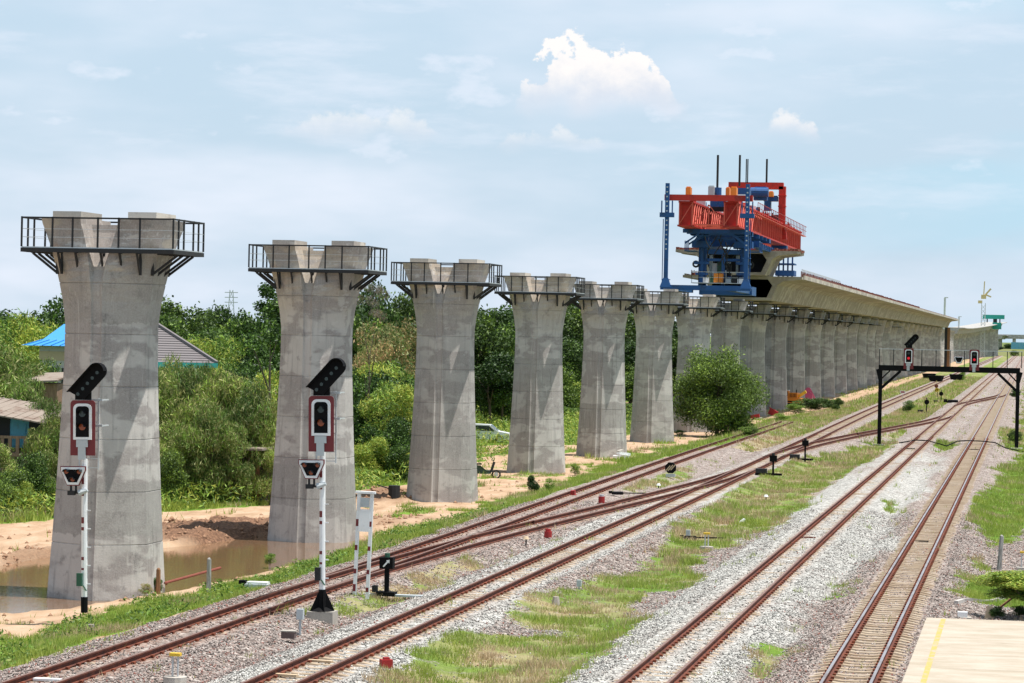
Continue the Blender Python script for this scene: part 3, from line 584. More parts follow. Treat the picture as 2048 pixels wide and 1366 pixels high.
b = MB(); b.b2((GX-2.8, 265.6, 15.9), (GX+3.2, 266.6, 16.5)); gp('upper_tie_beam', b, GBLUE)
b = MB(); b.b2((GX-1.5, 266, 13.1), (GX-1.2, 266.3, 15.1)); b.b2((GX+1.0, 266, 13.1), (GX+1.3, 266.3, 15.1)); gp('hydraulic_ram', b, LGREY)
b = MB(); b.b2((GX-.75, 263.2, 12.5), (GX+.1, 264, 13.35)); gp('power_pack', b, ORANGE)
for (dx, w, h, m) in ((-1.75, .5, .45, WHITE), (.35, .5, .4, LGREY), (.95, .45, .75, DGREY), (1.45, .5, .4, WHITE), (-1.1, .35, .6, GREENP)): b = MB(); b.b2((GX+dx, 263.3, 12.48), (GX+dx+w, 263.9, 12.48+h)); gp('equipment_box', b, m)
b = MB(); b.b2((GX-2.75, 262.4, 12.4), (GX+2.3, 264.1, 12.46)); gp('work_platform', b, GALV)
for i in range(9): b = MB(); b.beam((GX-2.7+i*.62, 262.45, 12.46), (GX-2.7+i*.62, 262.45, 13.45), .04); gp('guard_post', b, DGREY)
b = MB(); b.beam((GX-2.7, 262.45, 13.45), (GX+2.26, 262.45, 13.45), .045); b.beam((GX-2.7, 262.45, 12.95), (GX+2.26, 262.45, 12.95), .03); gp('guard_rail', b, GALV)
def ring(cx, cy, cz, r, tr, n=10):
    b = MB(); P = [(cx+math.cos(2*math.pi*i/n)*r, cy, cz+math.sin(2*math.pi*i/n)*r) for i in range(n)]
    for i in range(n): b.cyl(P[i], P[(i+1) % n], tr, 6)
    return b
for sx in (-1, 1): gp('tyre_fender', ring(GX+sx*2.55, 264.2, 14.2, .26, .1), RUBBER)
# top equipment: winches, tie rods, cabinets
for (px, pyt, pyb, Y) in ((1436, 310, 378, 256), (1480, 310, 372, 272), (1493, 318, 366, 280), (1496, 318, 366, 281), (1534, 318, 372, 300)):
    a = PY(px, pyt, Y); c = PY(px, pyb, Y); b = MB(); b.cyl((a[0], a[1], c[2]), a, .11 if px != 1493 and px != 1496 else .06, 6); gp('tie_rod', b, DGREY)
a = PY(1436, 383, 256); b = MB(); b.cyl((a[0], 256, a[2]-.35), (a[0], 256, a[2]+.35), .32, 10); b.cyl((a[0], 256, 19.3), (a[0], 256, a[2]-.34), .1, 6); gp('jack', b, GBLUE)
for (x0, y0, x1, y1, Y, m) in ((1371, 375, 1381, 391, 254, ORANGE), (1461, 375, 1473, 391, 258, ORANGE), (1451, 376, 1459, 391, 259, ORANGE), (1416, 373, 1428, 391, 258, LGREY), (1537, 384, 1546, 393, 296, ORANGE), (1420, 400, 1449, 413, 262, GBLUE), (1473, 378, 1500, 388, 274, GBLUE), (1507, 388, 1534, 400, 292, GBLUE), (1508, 375, 1533, 386, 293, GBLUE), (1527, 393, 1555, 402, 297, GBLUE), (1528, 402, 1541, 421, 297, GBLUE), (1420, 413, 1449, 422, 264, DGREY)):
    a = PY(x0, y1, Y); c = PY(x1, y0, Y); b = MB(); b.b2((a[0], Y, a[2]), (c[0], Y+1.2, c[2])); b.b2((a[0]+.05, Y+.2, c[2]+.002), (c[0]-.05, Y+.9, c[2]+.1)); gp('winch_unit', b, m)
a = PY(1520, 385, 292); b = MB(); b.cyl((a[0]-.9, 291.5, a[2]), (a[0]+.9, 291.5, a[2]), .5, 12); gp('winch_drum', b, GBLUE)
b = MB(); pa = PY(1449, 374, 296); pb = PY(1577, 374, 300); pe = PY(1571, 462, 300)
b.b2((pa[0]+.3, 297, pb[2]-.4), (pb[0]-.3, 298, pb[2]+.3)); gp('portal_beam', b, GRED)
b = MB(); b.b2((pb[0]-.75, 297.0, pe[2]), (pb[0]-.05, 297.9, pb[2]-.1)); gp('portal_leg', b, GRED)
b = MB(); b.b2((pb[0]-.8, 296.9, pe[2]+2.4), (pb[0]+.0, 298, pe[2]+2.52)); b.b2((pb[0]-.8, 296.9, pb[2]-1.1), (pb[0]+.0, 298, pb[2]-.98)); gp('leg_flange', b, GRED)
b = MB(); b.beam((pb[0]-.4, 297.4, pe[2]), (GX+2.6, 297.4, pe[2]-1.0), .6, .9); gp('leg_knee', b, GRED)
b = MB(); b.b2((pa[0]+.3, 296.9, zt), (pa[0]+1.0, 298, pb[2]-.4)); gp('portal_leg', b, GRED)
# underslung blue beams and hanger frame with blue rods near the deck end
for gx in (-2.6, 2.6): b = MB(); b.b2((GX+gx-.3, 266.6, 15.9), (GX+gx+.3, 300, 16.4)); gp('support_beam', b, GBLUE)
for i in range(16): b = MB(); b.b2((GX+2.92, 267+i*2, 15.9), (GX+3.02, 267.15+i*2, 16.4)); gp('beam_stiffener', b, GBLUE)
for i, px in enumerate((1558, 1567, 1576, 1585)): a = PY(px, 520, 300); b = MB(); b.beam((a[0], 300, 13.6), (a[0], 300, 16.3), .16); gp('hanger_rod', b, GBLUE)
a = PY(1550, 551, 298); c = PY(1588, 541, 298); b = MB(); b.b2((a[0], 298, a[2]), (c[0], 301, c[2])); b.b2((a[0], 298, c[2]+.6), (c[0], 301, c[2]+.75)); gp('rear_support', b, GBLUE)
for i in range(5): b = MB(); b.b2((GX-3.1+i*1.3, 300+i*.2, 19.5), (GX-2.8+i*1.3, 301, 20.2+R.random()*.6)); gp('equipment_box', b, REDP if i % 2 else GBLUE)
rg = random.Random(5)
for i in range(34):                                        # hydraulic boxes, reels and lockers along the girder tops
    y = rg.uniform(255, 318); gx = rg.choice((-2.0, 2.0)); w, h = rg.uniform(.3, .8), rg.uniform(.25, .75)
    b = MB(); b.b2((GX+gx-w/2, y, zt+.002), (GX+gx+w/2, y+rg.uniform(.5, 1.2), zt+h)); b.b2((GX+gx-w/2+.05, y+.1, zt+h+.001), (GX+gx-w/2+.2, y+.3, zt+h+.2)); gp('equipment_box', b, rg.choice([GBLUE, GREDL, LGREY, REDP, DGREY, WHITE]))
for i in range(12):                                        # sagging hoses and cables under the girders
    x0 = GX+rg.uniform(-2.4, 2.4); y0 = rg.uniform(258, 268); z0 = rg.uniform(15.6, 17.2); P = [Vector((x0+.5*math.sin(k*.8+i), y0, z0-(k*.55))) for k in range(rg.randint(3, 7))]; b = MB()
    for a, c in zip(P, P[1:]): b.cyl(a, c, .045, 5)
    gp('hose', b, RUBBER)
for i in range(10): b = MB(); x0 = GX-1.5+rg.random()*2.9; w = rg.uniform(.25, .6); b.b2((x0, 264.96+.02*i, 12.5), (x0+w, 265.5, 12.9+rg.random()*1.6)); gp('machinery', b, rg.choice([DGREY, DGREY, GREENP, LGREY, GBLUE]))
for sx in (-1, 1):
    for k in range(7): b = MB(); b.beam((GX+sx*2.0-1.2*sx*(k % 2), 262.6, zl-.05), (GX+sx*2.0+.6*sx, 262.6+k*.3, 16.3), .05); gp('bracing_rod', b, GBLUE)
for i in range(24): b = MB(); y = YF+1.5+i*2.9; b.beam((GX-1.38, y, zl+.2), (GX+1.38, y+1.4, zl+.2), .09); gp('girder_bracing', b, GREDL)
for gx in (-2.0, 2.0):
    for i in range(14):
        y = YF+.2+i*1.6; x1 = GX+gx+.63; b = MB(); b.beam((x1, y, zl+.15), (x1, y+1.55, zt-.18), .07); gp('lattice_bar', b, GREDL)
for y in (256.5, 259.5, 262, 268.5, 272, 276):
    b = MB(); b.b2((GX-2.9, y, zl-.36), (GX+2.9, y+.35, zl-.01)); gp('cross_member', b, GBLUE)
for sx in (-1, 1):
    for y0 in (256.6, 259.6, 268.6, 272.1): b = MB(); b.beam((GX+sx*1.4, y0, zl-.4), (GX+sx*2.7, y0+.1, 15.9), .14); gp('hanger_frame', b, GBLUE)
    b = MB(); b.b2((GX+sx*1.95-.75, 263.9, 14.2), (GX+sx*1.95+.6, 265.2, 14.45)); b.b2((GX+sx*1.95-.6, 263.8, 13.2), (GX+sx*1.95+.5, 265.1, 13.4)); gp('leg_bracket', b, GBLUE)
    b = MB(); b.b2((GX+sx*3.0-.5, 262.8, 15.35), (GX+sx*3.0+.5, 265.8, 15.42)); gp('side_platform', b, GBLUE)
    b = MB(); [b.beam((GX+sx*3.45, 262.8+i*.75, 15.42), (GX+sx*3.45, 262.8+i*.75, 16.3), .05) for i in range(5)]; b.beam((GX+sx*3.45, 262.8, 16.3), (GX+sx*3.45, 265.8, 16.3), .05); gp('side_guard', b, GBLUE)
b = MB(); b.b2((GX-1.55, 264.25, 14.5), (GX+1.55, 264.5, 14.75)); b.b2((GX-.15, 264.2, 12.2), (GX+.15, 264.5, 15.1)); gp('inner_frame', b, GBLUE)
b = MB(); b.b2((GX-3.9, 249.9, 12.4), (GX-3.2, 250.6, 12.47)); b.b2((GX+3.2, 249.9, 14.4), (GX+3.9, 250.6, 14.47)); gp('post_step', b, GBLUE)
# hung segments
SW = ['frontmost deck segment hanging inside the gantry, its dark hollow end facing the camera', 'second deck segment hanging in the gantry, just behind the frontmost one', 'third deck segment hanging in the gantry, behind two others', 'rearmost hanging deck segment in the gantry, next to the blue hanger rods']
ME_HS = seg_mesh(2.5)
for i in range(4):
    t = thing('deck_segment', SW[i], 'deck segment', (-28.85-.06*i, 280.5+i*2.85, 13.62+.12*(i % 2)), 0, 'deck segments hanging in the gantry')
    link('shell', ME_HS, t)
    for side in (-1, 1):
        b = MB()
        for q in range(9): b.b2((side*5.9-side*q*.38-.1, .2+.2*(q % 3), 2.421), (side*5.9-side*q*.38+.18, 2.2, 2.55+.12*R.random()))
        b.build('rebar_bundle', RUSTBAR, t)

# ---------------------------------------------------------------- far viaduct
fv = thing('far_viaduct', 'distant pale viaduct curving away behind the end of the finished deck', 'viaduct')
def far_path(t): return (-31.5-2.5*t+15*t*t, 1120+430*t, 12.6+5.3*t*t)
o = girder_outline(); v = []; f = []; NS = 22
for i in range(NS): x, y, z = far_path(i/(NS-1)); v += [(x+a, y, z-2.4+b) for a, b in o]
for i in range(NS-1): f += [(i*10+j, (i+1)*10+j, (i+1)*10+(j+1) % 10, i*10+(j+1) % 10) for j in range(10)]
f += [tuple(range(10)), tuple(range(NS*10-1, NS*10-11, -1))]
MB().add(v, f).build('deck', C_FAR, fv)
for i in range(24):
    x, y, z = far_path(i/23); b = MB(); sec = [(-1.2, -1.2), (1.2, -1.2), (1.2, 1.2), (-1.2, 1.2)]; vv = []
    for hz, sc in ((-1.5, 1.35), (4, 1.1), (z-4.6, 1.1), (z-2.42, 1.9)): vv += [(x+a*sc, y+c*sc, hz) for a, c in sec]
    b.add(vv, [(k*4+j, k*4+(j+1) % 4, (k+1)*4+(j+1) % 4, (k+1)*4+j) for k in range(3) for j in range(4)]); b.build('pier', C_FAR, fv)
for i in range(8):                                        # bare piers continuing between the two decks
    Y = 930+i*24; p = thing('bridge_pier', 'distant bare concrete pier standing in the gap between the two viaduct decks', 'bridge pier', (-29-1.8*i/8, Y, .4), 0, 'bare piers between the decks'); link('column', ME_COL, p)
x, y, z = PY(1985, 655, 1555)
t = thing('teal_gantry', 'small teal launching gantry at the far tip of the distant viaduct', 'gantry crane', (x+1.5, y-80, z-1.2))
MB().b2((-5.5, 0, 5.2), (5.5, 3, 7.3)).build('top_beam', TEAL, t); MB().b2((-.5, .2, 0), (4, 2.8, 3.4)).build('lower_frame', TEAL, t)
b = MB(); b.b2((-3.5, .5, 3.41), (-2.9, 2, 5.19)); b.b2((2.9, .5, 3.41), (3.5, 2, 5.19)); b.b2((-.2, .5, 3.41), (1.8, 2, 5.19)); b.build('legs', DGREY, t)
x, y, z = PY(1965, 700, 1400)
t = thing('tower_crane', 'thin far tower crane with a yellow head above the distant viaduct', 'crane', (x, y, -1))
b = MB()
for sx in (-.9, .9):
    for sy in (-.9, .9): b.beam((sx, sy, 0), (sx, sy, 27), .3)
for i in range(13): b.beam((-.9, -.9, i*2), (.9, -.9, i*2+2), .18); b.beam((.9, -.9, i*2), (-.9, -.9, i*2+2), .18)
b.build('mast', GALV, t)
b = MB(); b.b2((-2.6, -1, 26.8), (-.6, 1, 28.2)); b.b2((-1.2, -1, 29), (1.2, 1, 31)); b.beam((0, 0, 30), (3.4, 0, 34), .8); b.beam((0, 0, 30), (.3, 0, 37.5), .5); b.beam((1, 0, 31), (3.6, 0, 30), .7); b.build('slewing_head', paint('crane_yellow', (.62, .50, .25), .7, .3), t)
for px, pt, pb, Y, m, lab in ((1890, 596, 638, 1000, GALV, 'pale steel pole rising just behind the far end of the deck'), (1918, 634, 655, 1180, GALV, 'short pale pole on top of the distant viaduct')):
    a = PY(px, pt, Y); t = thing('light_pole', lab, 'pole', (a[0], Y, 11)); MB().cyl((0, 0, 0), (0, 0, a[2]-11), .35, 8).build('shaft', m, t); MB().b2((-.2, -.3, a[2]-11), (1.1, .3, a[2]-10.7)).build('arm', m, t)
x, y, z = PY(2000, 690, 1900); t = thing('far_bridge', 'low grey bridge crossing the lines on the horizon at the right edge', 'bridge', (x, y, 0))
MB().b2((-12, 0, 9.4), (60, 6, 12.2)).build('deck', C_FAR, t)
for xx in (-10, -2, 8, 20, 36): MB().b2((xx, 1, -2), (xx+2.2, 5, 9.39)).build('pier', C_FAR, t)
x, y, z = PY(2003, 672, 1750); t = thing('far_viaduct', 'faint short viaduct stub further off, right of the teal gantry', 'viaduct', (x, y, 0)); b = MB(); b.prism([(a*1.0-3, c+9) for a, c in girder_outline()], 0, 260); b.build('deck', C_FAR, t)
for i in range(6): MB().b2((-4.2, i*45, -2), (-1.8, i*45+2, 8.99)).build('pier', C_FAR, t)
a = PY(2022, 698, 1600); t = thing('site_hoarding', 'light blue metal hoarding on the horizon at the right edge', 'fence', (a[0], 1600, a[2]))
MB().add([(-30, -60, -7), (90, -60, -7), (90, 30, -7), (-30, 30, -7), (-4, -4, -.02), (80, -4, -.02), (80, 10, -.02), (-4, 10, -.02)], [(0, 1, 5, 4), (1, 2, 6, 5), (2, 3, 7, 6), (3, 0, 4, 7), (4, 5, 6, 7)]).build('hills', bpy.data.materials['far_ground'], loc=(a[0], 1600, a[2]), kind='structure')
for i in range(16): MB().b2((i*2.2, 0, 0), (i*2.2+2.14, .08, 3.8)).build('panel', paint('hoarding_blue', (.12, .36, .52), .6, .2) if i == 0 else bpy.data.materials['hoarding_blue'], t)

# ---------------------------------------------------------------- railway tracks
RP = [(-.035, 0), (.035, 0), (.035, -.035), (.010, -.045), (.010, -.125), (.062, -.14), (.062, -.155), (-.062, -.155), (-.062, -.14), (-.010, -.125), (-.010, -.045), (-.035, -.035)]
def rail_mesh(fn, ys, off, top=1):
    v = []; f = []; n = len(RP)
    for y in ys:
        x = float(fn(y))+off; v += [(x+a, y, b) for a, b in RP]
    mi = []
    for k in range(len(ys)-1):
        for j in range(n): f.append((k*n+j, k*n+(j+1) % n, (k+1)*n+(j+1) % n, (k+1)*n+j)); mi.append(1 if j == 0 else 0)
    f += [tuple(range(n)), tuple(range(len(v)-1, len(v)-n-1, -1))]; mi += [0, 0]
    b = MB(); b.v = v; b.f = f; b.mi = mi; return b
def sleeper_mesh():
    st = [(-1.0, -.215), (-.72, -.16), (-.45, -.155), (-.2, -.185), (.2, -.185), (.45, -.155), (.72, -.16), (1.0, -.215)]; v = []; f = []
    for x, zt in st: v += [(x, -.135, zt-.14), (x, .135, zt-.14), (x, .10, zt), (x, -.10, zt)]
    for k in range(len(st)-1): f += [(k*4+j, (k+1)*4+j, (k+1)*4+(j+1) % 4, k*4+(j+1) % 4) for j in range(4)]
    f += [(0, 1, 2, 3), (31, 30, 29, 28)]; return MB().add(v, [x[::-1] for x in f]).mesh('sleeper', M_SLP)
ME_SLP = sleeper_mesh()
def add_track(fn, label, y0, y1, ns, sp, top, curved=False, smin=None, cover=1.0, rot=False, cat='railway track'):
    t = thing('railway_track', label, cat)
    ysr = np.arange(y0, y1, 4.0) if curved else np.array([y0, y1])
    for off in (-.5335, .5335): rail_mesh(fn, ysr, off).build('rail', [M_RAIL, top], t)
    clips = MB(); y = smin or 58.; i = 0; rest = []
    while y < min(y1, 560):
        x = float(fn(y))
        if i < ns:
            dz = R.uniform(-.012, .006)-(.03 if R.random() > cover else 0); link('sleeper', ME_SLP, t, (x, y, dz), (0, 0, R.uniform(-.006, .006)))
        else: rest.append((x, y))
        if y < 230:
            for off in (-.5335, .5335):
                for q in (-.11, .11): clips.b2((x+off+q-.035, y-.075, -.162), (x+off+q+.035, y+.075, -.108))
        y += sp; i += 1
    if clips.v: clips.build('rail_clips', M_CLIP, t, kind='stuff')
    if rest:
        sv = np.array([v.co for v in ME_SLP.vertices]); b = MB(); fs = [tuple(p.vertices) for p in ME_SLP.polygons]
        for x, y in rest: b.add(sv+np.array([x, y, 0]), fs)
        b.build('far_sleepers', M_SLP, t, kind='stuff')
    return t
add_track(T[0], 'rightmost railway line with polished rail heads, beside the station platform', 50, 1900, 300, .6, M_RSHINE)
add_track(T[1], 'second railway line from the right, bedded in pale fresh ballast', 50, 1900, 300, .6, M_RTOP, cover=.7)
add_track(T[2], 'third railway line from the right, passing between the grass strip and the right signal mast', 50, 1700, 300, .6, M_RTOP, True, cover=.8)
add_track(T[3], 'leftmost railway line, rusty and partly overgrown, nearest the piers', 50, 262, 260, .72, M_RTOP, True, cover=.35)
def crossover(fn, y0, y1, label, toe, heel):
    t = thing('crossover_track', label, 'railway track')
    for off in (-.5335, .5335): rail_mesh(fn, np.arange(y0, y1+.1, 3.), off).build('rail', [M_RAIL, M_RTOP], t)
    # check rails beside the crossings
    for off in (-.60, .60): rail_mesh(lambda y: fn(y)*.9999, np.arange((y0+y1)/2-9, (y0+y1)/2+9, 3.), off*.78).build('check_rail', [M_RAIL, M_RTOP], t)
    y = y0+10
    while y < y1-10: link('sleeper', ME_SLP, t, (float(fn(y)), y, -.02)); y += 1.3
crossover(XO1, 76, 168, 'rusty crossover linking the leftmost line to the next, behind the notice frame', 0, 0)
crossover(XO2, 180, 300, 'rusty crossover passing the left leg of the signal portal', 0, 0)
crossover(XO3, 335, 425, 'far rusty crossover joining the two rightmost lines beyond the signal portal', 0, 0)

# ---------------------------------------------------------------- signals
def rrect(w, h, r, n=4, topr=True):
    P = [(-w/2, -h/2), (w/2, -h/2)]
    for i in range(n+1): a = math.pi/2*i/n; P.append((w/2-r+r*math.cos(a), h/2-r+r*math.sin(a)))
    for i in range(n+1): a = math.pi/2+math.pi/2*i/n; P.append((-w/2+r+r*math.cos(a), h/2-r+r*math.sin(a)))
    return P
def ringprism(b, out, inn, y0, y1, mi=0):
    n = len(out); vs = [(x, y0, z) for x, z in out]+[(x, y0, z) for x, z in inn]+[(x, y1, z) for x, z in out]+[(x, y1, z) for x, z in inn]
    b.add(vs, [(i, (i+1) % n, n+(i+1) % n, n+i) for i in range(n)]+[(2*n+(i+1) % n, 2*n+i, 3*n+i, 3*n+(i+1) % n) for i in range(n)]+[((i+1) % n, i, 2*n+i, 2*n+(i+1) % n) for i in range(n)]+[(n+i, n+(i+1) % n, 3*n+(i+1) % n, 3*n+i) for i in range(n)], mi)
def shift(P, x, z): return [(a+x, b+z) for a, b in P]
def hood(b, x, y, z, r, L=.2, n=8, mi=0):
    P = [(x+r*math.cos(a), z+r*math.sin(a)) for a in [math.pi*i/n for i in range(n+1)]]; Q = [(x+(r-.012)*math.cos(a), z+(r-.012)*math.sin(a)) for a in [math.pi*i/n for i in range(n+1)]]
    m = n+1; vs = [(p, y, q) for p, q in P]+[(p, y-L, q) for p, q in P]+[(p, y, q) for p, q in Q]+[(p, y-L, q) for p, q in Q]
    b.add(vs, [(i, i+1, m+i+1, m+i) for i in range(n)]+[(2*m+i+1, 2*m+i, 3*m+i, 3*m+i+1) for i in range(n)]+[(m+i, m+i+1, 3*m+i+1, 3*m+i) for i in range(n)], mi)
def head(parent, x, y, z, s=1., lit=False, feather=True, cols=(AMBER, AMBER), fs=.9):
    """main colour-light head: maroon board, white rounded border, lamp box; x,z centre of the board"""
    hd = MB(); hd.prism(shift(rrect(.70*s, 1.50*s, .10*s), x, z), y, y+.03); bd = hd.build('backboard', MAROON, parent)
    cz = z+.17*s; b = MB(); ringprism(b, shift(rrect(.52*s, .98*s, .14*s), x, cz), shift(rrect(.38*s, .84*s, .10*s), x, cz), y-.035, y-.002); b.build('white_border', WHITE, bd)
    b = MB(); b.prism(shift(rrect(.38*s, .84*s, .10*s), x, cz), y-.02, y-.001); b.build('lamp_panel', BLACK, bd)
    for i, dz in enumerate((.22*s, -.14*s)):
        b = MB(); b.cyl((x, y-.045, cz+dz), (x, y-.021, cz+dz), .095*s, 12); l = b.build('lens', (REDLIT if (lit and i == 1) else (CLEARL if i == 0 else cols[1])) if not lit or i else CLEARL, bd)
        b = MB(); hood(b, x, y-.02, cz+dz, .115*s, .22*s); b.build('lens_hood', BLACK, bd)
    b = MB(); b.b2((x-.17*s, y-.05, z-.52*s), (x+.15*s, y-.001, z-.33*s)); b.b2((x-.12*s, y-.048, z-.86*s), (x+.09*s, y-.002, z-.522*s)); b.build('terminal_box', LGREY, bd)
    if feather:
        f = MB(); z0 = z+.76*s; f.b2((x-.21*s, y-.03, z0), (x+.24*s, y+.03, z0+.26*s)); L = .93*s; r = .215*s; a = math.radians(47)
        c0 = (x-.10*s, z0+.16*s); d = (math.cos(a), math.sin(a)); nrm = (-d[1], d[0])
        P = [(c0[0]-nrm[0]*r, c0[1]-nrm[1]*r)]
        e = (c0[0]+d[0]*L*.92, c0[1]+d[1]*L*.92)
        for i in range(9): t = -math.pi/2+math.pi*i/8; P.append((e[0]+r*(d[0]*math.cos(t)+nrm[0]*math.sin(t)), e[1]+r*(d[1]*math.cos(t)+nrm[1]*math.sin(t))))
        P.append((c0[0]+nrm[0]*r-d[0]*.12*s, c0[1]+nrm[1]*r-d[1]*.12*s)); 
        f2 = MB(); f2.prism(P, y-.10, y-.035); fa = f2.build('route_arm', BLACK, parent); f.build('arm_neck', BLACK, parent)
        sh = MB(); Pt = P[3:]; m = len(Pt)                # visor over the upper edge
        Po = [(p[0]+nrm[0]*.012, p[1]+nrm[1]*.012+.006) for p in Pt]
        vs = [(p, y-.34, q) for p, q in Po]+[(p, y-.04, q) for p, q in Po]+[(p, y-.34, q) for p, q in Pt]+[(p, y-.04, q) for p, q in Pt]
        sh.add(vs, [(i, i+1, m+i+1, m+i) for i in range(m-1)]+[(2*m+i+1, 2*m+i, 3*m+i, 3*m+i+1) for i in range(m-1)]+[(i+1, i, 2*m+i, 2*m+i+1) for i in range(m-1)]); sh.build('visor', BLACK, fa)
        for i in range(5):
            t = .0+.21*i; b = MB(); q = (c0[0]+d[0]*t*s*.95, c0[1]+d[1]*t*s*.95); b.cyl((q[0], y-.125, q[1]), (q[0], y-.101, q[1]), .05*s, 8); b.build('lens', CLEARL, fa)
def trapezoid(parent, x, y, z, s=1., lens=AMBER):
    P = [(-.36, .26), (-.30, .26), (.30, .26), (.36, .26), (.36, .15), (.17, -.27), (-.17, -.27), (-.36, .15)]; P = [(a*s, b*s) for a, b in P]
    b = MB(); b.prism(shift(P, x, z), y, y+.05); bd = b.build('route_board', MAROON, parent)
    inn = [(a*.92, c*.90) for a, c in P]; i2 = [(a*.72, c*.66) for a, c in P]; b = MB(); ringprism(b, shift(inn, x, z), shift(i2, x, z), y-.03, y-.001); b.build('white_border', WHITE, bd)
    b = MB(); b.prism(shift(i2, x, z), y-.012, y-.001); b.build('lamp_panel', BLACK, bd)
    for dx, dz in ((-.18, .11), (.18, .11), (0, -.10)):
        b = MB(); b.cyl((x+dx*s, y-.04, z+dz*s), (x+dx*s, y-.013, z+dz*s), .06*s, 10); b.build('lens', lens, bd); b = MB(); hood(b, x+dx*s, y-.012, z+dz*s, .075*s, .16*s); b.build('lens_hood', DGREY, bd)
def mast_signal(label, bx, by, zb_, flip, base, up=.2):
    """built in metres from its photographed height"""
    t = thing('signal_mast', label, 'signal', (bx, by, zb_), 0, 'colour light signals on masts'); t.rotation_euler = (0, math.radians(-1.1), 0)
    z0 = .6 if base else .55
    m = MB(); m.cyl((0, 0, z0), (0, 0, 4.3), .082, 12); m.build('mast', WHITE, t)
    for (a, c) in ((3.3, 3.46), (2.55, 2.72), (2.36, 2.45), (1.55, 1.64), (1.28, 1.34), (3.62, 3.8)): m = MB(); m.add([(.084*math.cos(th), .084*math.sin(th), z) for z in (a, c) for th in [-2.6+.24*i for i in range(6)]], [(i, i+1, 7+i, 6+i) for i in range(5)]); m.build('faded_red_band', MAROON, t)
    b = MB(); b.cyl((0, 0, .12), (0, 0, z0), .095, 12)
    if base:
        for i in range(4): a = math.pi/2*i+.4; b.add([(math.cos(a)*.08, math.sin(a)*.08, .58), (math.cos(a)*.09, math.sin(a)*.09, .02), (math.cos(a)*.34, math.sin(a)*.34, .02), (math.cos(a+.05)*.08, math.sin(a+.05)*.08, .58), (math.cos(a+.05)*.09, math.sin(a+.05)*.09, .02), (math.cos(a+.05)*.34, math.sin(a+.05)*.34, .02)], [(0, 1, 2), (5, 4, 3), (0, 2, 5, 3)])
        b.cyl((0, 0, .02), (0, 0, .12), .33, 8, .12)
    b.build('base', BLACK, t)
    if base: b = MB(); b.b2((-.36, -.3, -.42), (.36, .3, .018)); b.build('footing', C_LITE, t)
    head(t, 0, -.16, 4.95+up)
    trapezoid(t, -.26, -.2, 3.85, 1.0)
    b = MB(); b.beam((-.34, -.12, 3.58), (-.34, -.12, 3.38), .05); b.beam((-.2, -.12, 3.58), (-.2, -.12, 3.38), .05); b.b2((-.42, -.2, 3.32), (-.22, -.08, 3.44)); b.cyl((-.3, -.1, 3.38), (0, 0, 3.38), .03, 6); b.build('bracket', DGREY, t)
    b = MB(); b.cyl((-.12, -.12, 3.38), (.12, -.1, 3.46), .09, 8, .05); b.build('lamp_fitting', LGREY, t)
    b = MB(); b.b2((-.17, -.17, .85), (-.02, -.08, 1.2)); b.build('cable_box', GREENP if not base else DGREY, t)
    b = MB(); b.cyl((.0, -.09, .86), (.09, -.09, .72), .02, 6); b.build('cable', GREENP, t)
    # ladder and cage behind the head
    b = MB()
    for x in (-.24, .3): b.beam((x, .28, 4.0), (x, .28, 5.95), .035)
    for i in range(8): b.beam((-.24, .28, 4.05+i*.25), (.3, .28, 4.05+i*.25), .025)
    for zz in (5.2, 5.9): b.beam((-.3, .28, zz), (.42, .28, zz), .07, .06); b.beam((-.28, .28, zz), (-.28, .8, zz), .035); b.beam((.4, .28, zz), (.4, .8, zz), .035); b.beam((-.28, .8, zz), (.4, .8, zz), .035)
    b.build('cage_ladder', GALV, t)
    for i in range(5): b = MB(); b.beam((.08, 0, .9+i*.5), (.17, 0, .9+i*.5), .03); b.build('step_peg', WHITE, t)
    return t
mast_signal('left signal mast, with a green cable box low on its pole, before the nearest pier', -25.19, 74.2, -.42, 0, False)
mast_signal('right signal mast with flared black foot bolted on a square concrete block', -18.66, 74.7, -.07, 0, True, .12)
# portal signal gantry
GY = 217.5; t = thing('signal_portal', 'black steel portal across the two right lines carrying two red lit signals', 'signal gantry', (0, GY, 0))
for x, zz in ((-11.2, -.5), (-.94, -.5)):
    b = MB(); b.b2((x-.14, -.14, zz), (x+.14, .14, 5.2)); b.build('column', BLACK, t); b = MB(); b.b2((x-.45, -.45, zz-.1), (x+.45, .45, zz+.12)); b.build('footing', C_LITE, t)
b = MB(); b.b2((-11.35, -.2, 5.2), (-.8, .2, 5.62)); b.build('beam', BLACK, t)
for sx, x in ((1, -11.2), (-1, -.94)):
    b = MB(); b.beam((x, 0, 3.8), (x+sx*1.5, 0, 5.2), .2); b.beam((x, 0, 4.5), (x+sx*.7, 0, 5.2), .1); b.beam((x-sx*.05, 0, 4.5), (x-sx*.25, 0, 5.3), .3, .2); b.build('knee_brace', BLACK, t)
b = MB(); b.beam((-11.35, -.2, 6.85), (-.6, -.2, 6.85), .045); b.build('handrail', GALV, t)
for i in range(11): x = -11.3+i*1.06; b = MB(); b.beam((x, -.2, 5.62), (x, -.2, 6.83), .06); b.build('rail_post', DGREY, t)
head(t, -9.1, -.45, 6.15, 1.05, True, True); head(t, -4.2, -.45, 6.15, 1.05, True, False); trapezoid(t, -5.35, -.45, 6.15, 1.05, BLACK)

# ---------------------------------------------------------------- trackside things
def at(px, py, z=None):
    x, y = G(px, py, -.45)
    zz = gz(x, y)
    x, y = G(px, py, zz); return x, y, zz
def simple(name, label, cat, px, py, parts, rz=0, group=None):
    x, y, z = at(px, py); t = thing(name, label, cat, (x, y, z), rz, group)
    for nm, mb, mt in parts: mb.build(nm, mt, t)
    return t
